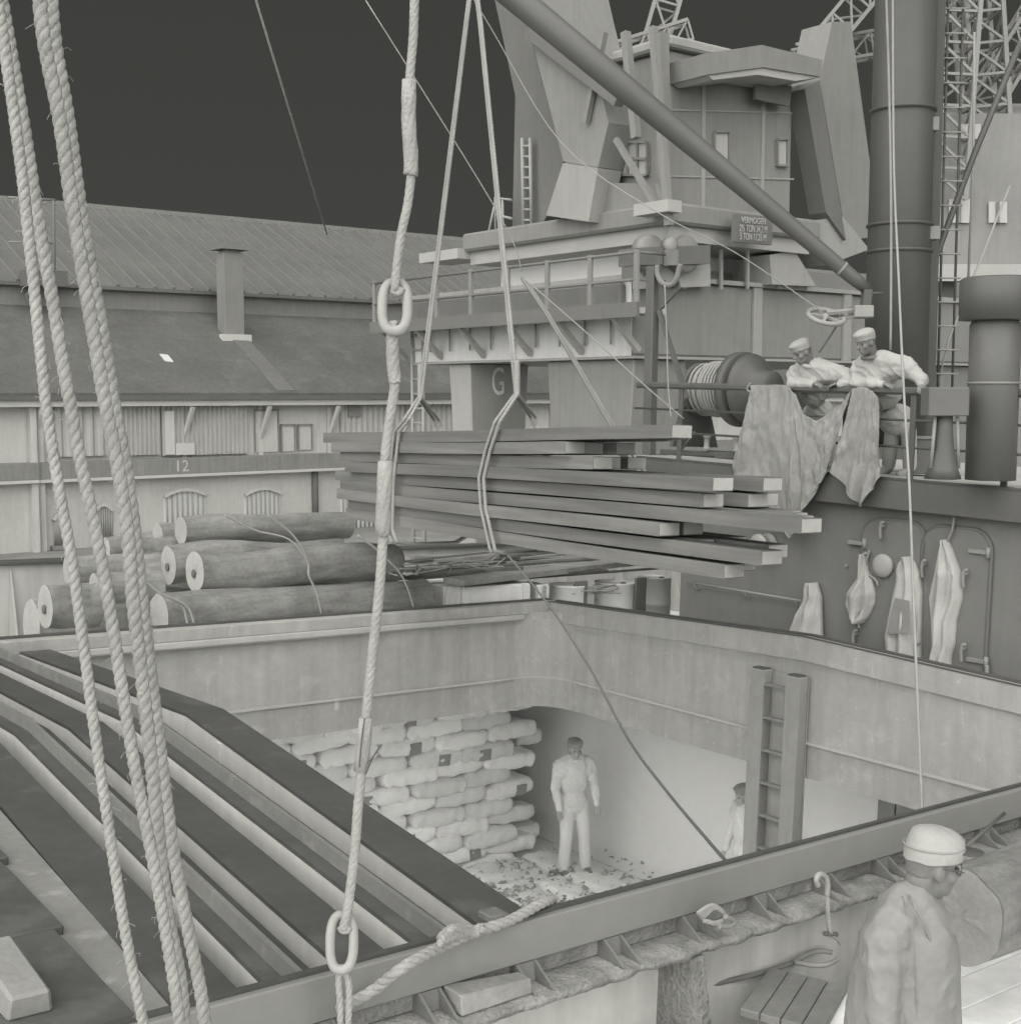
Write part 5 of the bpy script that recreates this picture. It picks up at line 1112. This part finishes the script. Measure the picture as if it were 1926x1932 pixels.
    for zz, ra, rb, off in ((.026, .088, .107, 0), (.048, .090, .109, 0), (.07, .091, .110, 0), (.075, .087, .106, 0), (.098, .084, .102, 0), (.12, .074, .09, -.004), (.135, .05, .062, -.008), (.142, .015, .02, -.01)) if capstyle == 'peak' else ((.030, .086, .104, -.004), (.046, .088, .107, -.004), (.066, .091, .110, -.003), (.082, .096, .116, .002), (.104, .092, .112, .004), (.122, .076, .094, .0), (.134, .05, .064, -.004), (.139, .015, .02, -.006)):
        rows.append([h(ra * math.cos(a), rb * math.sin(a) + off + zz * .02, zz + (.010 * math.sin(a) if zz < .1 else .0) + .006 * noise.noise(Vector((math.cos(a) * 2, math.sin(a) * 2, zz * 30)))) for a in [2 * math.pi * i / 30 for i in range(30)]])
    c_.grid(rows, closed=True); n = 30; c_.f.append([len(c_.v) - n + i for i in range(n)]); c_.sm.append(True); co_ = c_.build('cap', m_cap, th)
    if capstyle == 'peak':
        br = []
        for q in range(6):
            f = q / 5; br.append([h(.084 * math.sin(a) * (1 - .1 * f), .100 * math.cos(a) + f * .095 * math.cos(a) ** .7, .068 - .012 * f + .012 * math.cos(a)) for a in [R(-62 + 124 * i / 14) for i in range(15)]])
        pk = B().grid(br).build('peak', mat('cap peak', .10, .6, .05, 5), co_); md = pk.modifiers.new('t', 'SOLIDIFY'); md.thickness = .005
        B().tube([h(.0905 * math.cos(a), .1095 * math.sin(a) - .003, .073 + .010 * math.sin(a)) for a in [2 * math.pi * i / 30 for i in range(31)]], .0035, 6, caps=False).build('cap_band', mat('cap band', 0.304, .8, .05, 5), co_)
    e_ = B()
    for s_ in (-1, 1): e_.ball(h(.031 * s_, .0835, .004), (.012, .008, .006), H, 10)
    e_.build('eyes', m_eye, th)
    return th, H, T_, h
# the man in the peaked cap beside the near coaming
TN = 8.3
hp = S(*P(1757, 1632, 1, TN)); dz = S(P(1757, 1632, 1, TN).x, TN, DZ).z; Ht = hp.z - dz
f_ = Vector((.95, .22, 0)).normalized(); r_ = Vector((f_.y, -f_.x, 0))
def nm(dx, ds, z): return Vector((hp.x, hp.y, dz)) + f_ * dx + r_ * ds + UZ * z
nk = Ht - .135
J = dict(head=hp, neck=nm(-.085, 0, nk), hip=nm(-.15, 0, .95), shL=nm(-.10, -.19, nk - .055), shR=nm(-.10, .19, nk - .055), elL=nm(-.02, -.24, nk - .32), elR=nm(-.13, .24, nk - .34), haL=nm(.03, -.2, nk - .57), haR=nm(.04, .22, nk - .57),
         knL=nm(-.1, -.1, .52), knR=nm(-.08, .1, .52), ftL=nm(-.16, -.11, 0), ftR=nm(-.12, .11, 0))
YC = hp.y + .02; trunk = []
for v_, uL, uR, dp in ((1672, 1708, 1750, .075), (1690, 1690, 1768, .12), (1708, 1664, 1780, .165), (1738, 1640, 1792, .20), (1780, 1620, 1802, .215), (1830, 1606, 1808, .22), (1890, 1597, 1814, .22), (1960, 1590, 1818, .22), (2060, 1590, 1815, .22), (2140, 1596, 1806, .22)):
    trunk.append((PD((uL + uR) / 2, v_, YC), (uR - uL) / 2 * YC / F_PX, dp, Matrix.Identity(3)))
for k_, (u, v, dy) in dict(shR=(1668, 1776, -.155), elR=(1664, 1915, -.20), haR=(1690, 2040, -.24), shL=(1725, 1750, .155), elL=(1735, 1905, .2), haL=(1765, 2030, .2)).items(): J[k_] = PD(u, v, YC + dy)
J['neck'] = PD(1733, 1694, YC); J['hip'] = PD(1706, 2130, YC)
th, H, T_, h = person('man in a peaked cap and open pale jacket standing beside the near coaming', J, Vector((.97, .20, -.16)), f_, m_jk, m_tr, vox=.008, capstyle='peak', fat=1.05, rows=trunk)
for sd in 'LR':
    ax_ = (J['el' + sd] - J['sh' + sd]).normalized(); x_ = ax_.cross(f_).normalized(); y_ = ax_.cross(x_); c_ = J['sh' + sd] + ax_ * .02
    cu = J['el' + sd].lerp(J['ha' + sd], .92); ac = (J['ha' + sd] - J['el' + sd]).normalized(); x_ = ac.cross(f_).normalized(); y_ = ac.cross(x_)
    B().tube([cu + (x_ * math.cos(a) + y_ * math.sin(a)) * .05 for a in [2 * math.pi * i / 20 for i in range(21)]], .008, 6, caps=False).build('cuff', m_jk, th)
bk = None and B().tube(spline([J['neck'] + T_ @ Vector((0, -.10, -.02)), J['neck'] + T_ @ Vector((0, -.15, -.12)), J['neck'] + T_ @ Vector((0, -.155, -.28))], 6), .004, 6).build('back_seam', m_jk, th)
def on_coat(u, v):                                         # point on the trunk surface facing the camera
    rw = [(1672, 1708, 1750, .075), (1690, 1690, 1768, .12), (1708, 1664, 1780, .165), (1738, 1640, 1792, .20), (1780, 1620, 1802, .215), (1830, 1606, 1808, .22), (1890, 1597, 1814, .22), (2060, 1590, 1815, .22)]
    k_ = max(i for i in range(len(rw) - 1) if rw[i][0] <= max(v, 1672)); f = min(1, (v - rw[k_][0]) / (rw[k_ + 1][0] - rw[k_][0])); q = [rw[k_][i] + (rw[k_ + 1][i] - rw[k_][i]) * f for i in range(4)]
    c_ = max(-.97, min(.97, (u - (q[1] + q[2]) / 2) / ((q[2] - q[1]) / 2))); return PD(u, v, YC - q[3] * math.sqrt(1 - c_ * c_) - .001)
for nm_, pts, r0 in (('lapel', [(1706, 1674), (1722, 1704), (1742, 1740), (1756, 1776), (1776, 1800), (1788, 1836), (1796, 1900)], .005), ('coat_seam', [(1702, 1692), (1718, 1740), (1726, 1800), (1730, 1960)], .002)):
    B().tube(spline([on_coat(u, v) for u, v in pts], 6), r0, 8).build(nm_, m_jk, th)
gl = B(); gl.tube([h(.08, .0, .012), h(.076, .085, .006)], .0022, 5); gl.tube([h(.03 + .024 * math.cos(a), .098 - .01 * abs(math.cos(a)), .002 + .02 * math.sin(a)) for a in [2 * math.pi * i / 14 for i in range(15)]], .002, 5, caps=False); gl.tube([h(-.03 + .024 * math.cos(a), .098 - .01 * abs(math.cos(a)), .002 + .02 * math.sin(a)) for a in [2 * math.pi * i / 14 for i in range(15)]], .002, 5, caps=False)
gl.build('spectacles', m_wired, th)
# two men leaning on the rail
def PJ(u, v, l): return S(*P(u, v, 0, l))
def feet(u, l): t_ = P(u, 890, 0, l).y; return S(l, t_, DT(t_) + .002)
J = dict(head=PJ(1514, 664, 1.44), neck=PJ(1527, 688, 1.56), hip=PJ(1545, 778, 2.02), shL=PJ(1582, 703, 1.62), shR=PJ(1500, 704, 1.60), elL=PJ(1618, 722, 1.58), elR=PJ(1494, 724, 1.53), haL=PJ(1584, 724, 1.50), haR=PJ(1535, 724, 1.50), knL=feet(1560, 2.05) + UZ * .45, knR=feet(1530, 2.05) + UZ * .45, ftL=feet(1566, 2.2), ftR=feet(1526, 2.2))
person('man in a pale jersey and round cap leaning on the rail beside the winch', J, -LX * .8 - TX * .35 - UZ * .45, -LX - UZ * .25, m_jk2, m_tr, 'men leaning on the guard rail', fat=.95)
J = dict(head=PJ(1634, 646, 1.42), neck=PJ(1646, 676, 1.56), hip=PJ(1690, 790, 2.0), shL=PJ(1708, 688, 1.64), shR=PJ(1620, 694, 1.60), elL=PJ(1740, 718, 1.68), elR=PJ(1612, 722, 1.52), haL=PJ(1738, 727, 1.53), haR=PJ(1668, 725, 1.50), knL=feet(1712, 2.05) + UZ * .46, knR=feet(1682, 2.05) + UZ * .46, ftL=feet(1716, 2.2), ftR=feet(1676, 2.2))
th, H, T_, h = person('man in a pale coat with dark scarf leaning on folded arms at the rail', J, -LX - TX * .25 - UZ * .4, -LX - UZ * .2, mat('pale coat', .43, .9, .06, 4, .3, 24), m_tr, 'men leaning on the guard rail', fat=1.1, scarf=True)
# dockers in the hold
def stander(u, v, l, face, label, lean=0):
    p = P(u, v, 0, l); z0 = HF + .16; hgt = p.z - z0; o = S(l, p.y, z0); s_ = hgt / 1.62; f = face.normalized(); r = f.cross(UZ).normalized()
    def q(dx, ds, z): return o + f * dx * s_ + r * ds * s_ + UZ * z * s_
    J = dict(head=q(lean, 0, 1.62), neck=q(lean * .7 - .02, 0, 1.47), hip=q(-.02, 0, .95), shL=q(lean * .6 - .02, -.2, 1.42), shR=q(lean * .6 - .02, .2, 1.42), elL=q(.02, -.27, 1.13), elR=q(.02, .27, 1.13), haL=q(.12, -.25, .9), haR=q(.12, .25, .9), knL=q(.03, -.12, .5), knR=q(.03, .12, .5), ftL=q(0, -.15, 0), ftR=q(0, .15, 0))
    return person(label, J, f + UZ * -.15, f, mat('white overalls', 0.85, .9, .04, 4, .3, 20), MATS['white overalls'], 'dockers down in the hold', vox=.012, skin=mat('pale face tone', .5, .6, .05, 8))
stander(1092, 1412, 1.3, Vector((.35, -1, 0)), 'docker in pale overalls standing before the sack wall in the hold')
stander(1412, 1500, 1.7, Vector((-1, -.3, 0)), 'docker in pale clothes at the dark end of the hold beside the ladder')

# folds of the jackets, once all figures stand
dg = bpy.context.evaluated_depsgraph_get()
JM = [bpy.data.meshes.new_from_object(jo.evaluated_get(dg)) for jo, base in JK]
for (jo, base), me in zip(JK, JM):
    jo.modifiers.clear(); jo.data = me; off = WLOC[jo.name]; nrm_ = [v_.normal.copy() for v_ in me.vertices]
    for v_, nv in zip(me.vertices, nrm_):
        q = v_.co + off - base; k_ = (1 - abs(noise.noise(Vector((q.x * 9 + q.z * 5, q.y * 9 - q.z * 4, q.z * 7 + 3))))) ** 4
        v_.co += nv * (.6 if jo.name == 'jacket' else 1) * (.012 * noise.noise(Vector((q.x * 7, q.y * 7, q.z * 3.6))) + .013 * k_ - .006 + .0035 * noise.noise(q * 24))
    me.polygons.foreach_set("use_smooth", [True] * len(me.polygons)); me.update()
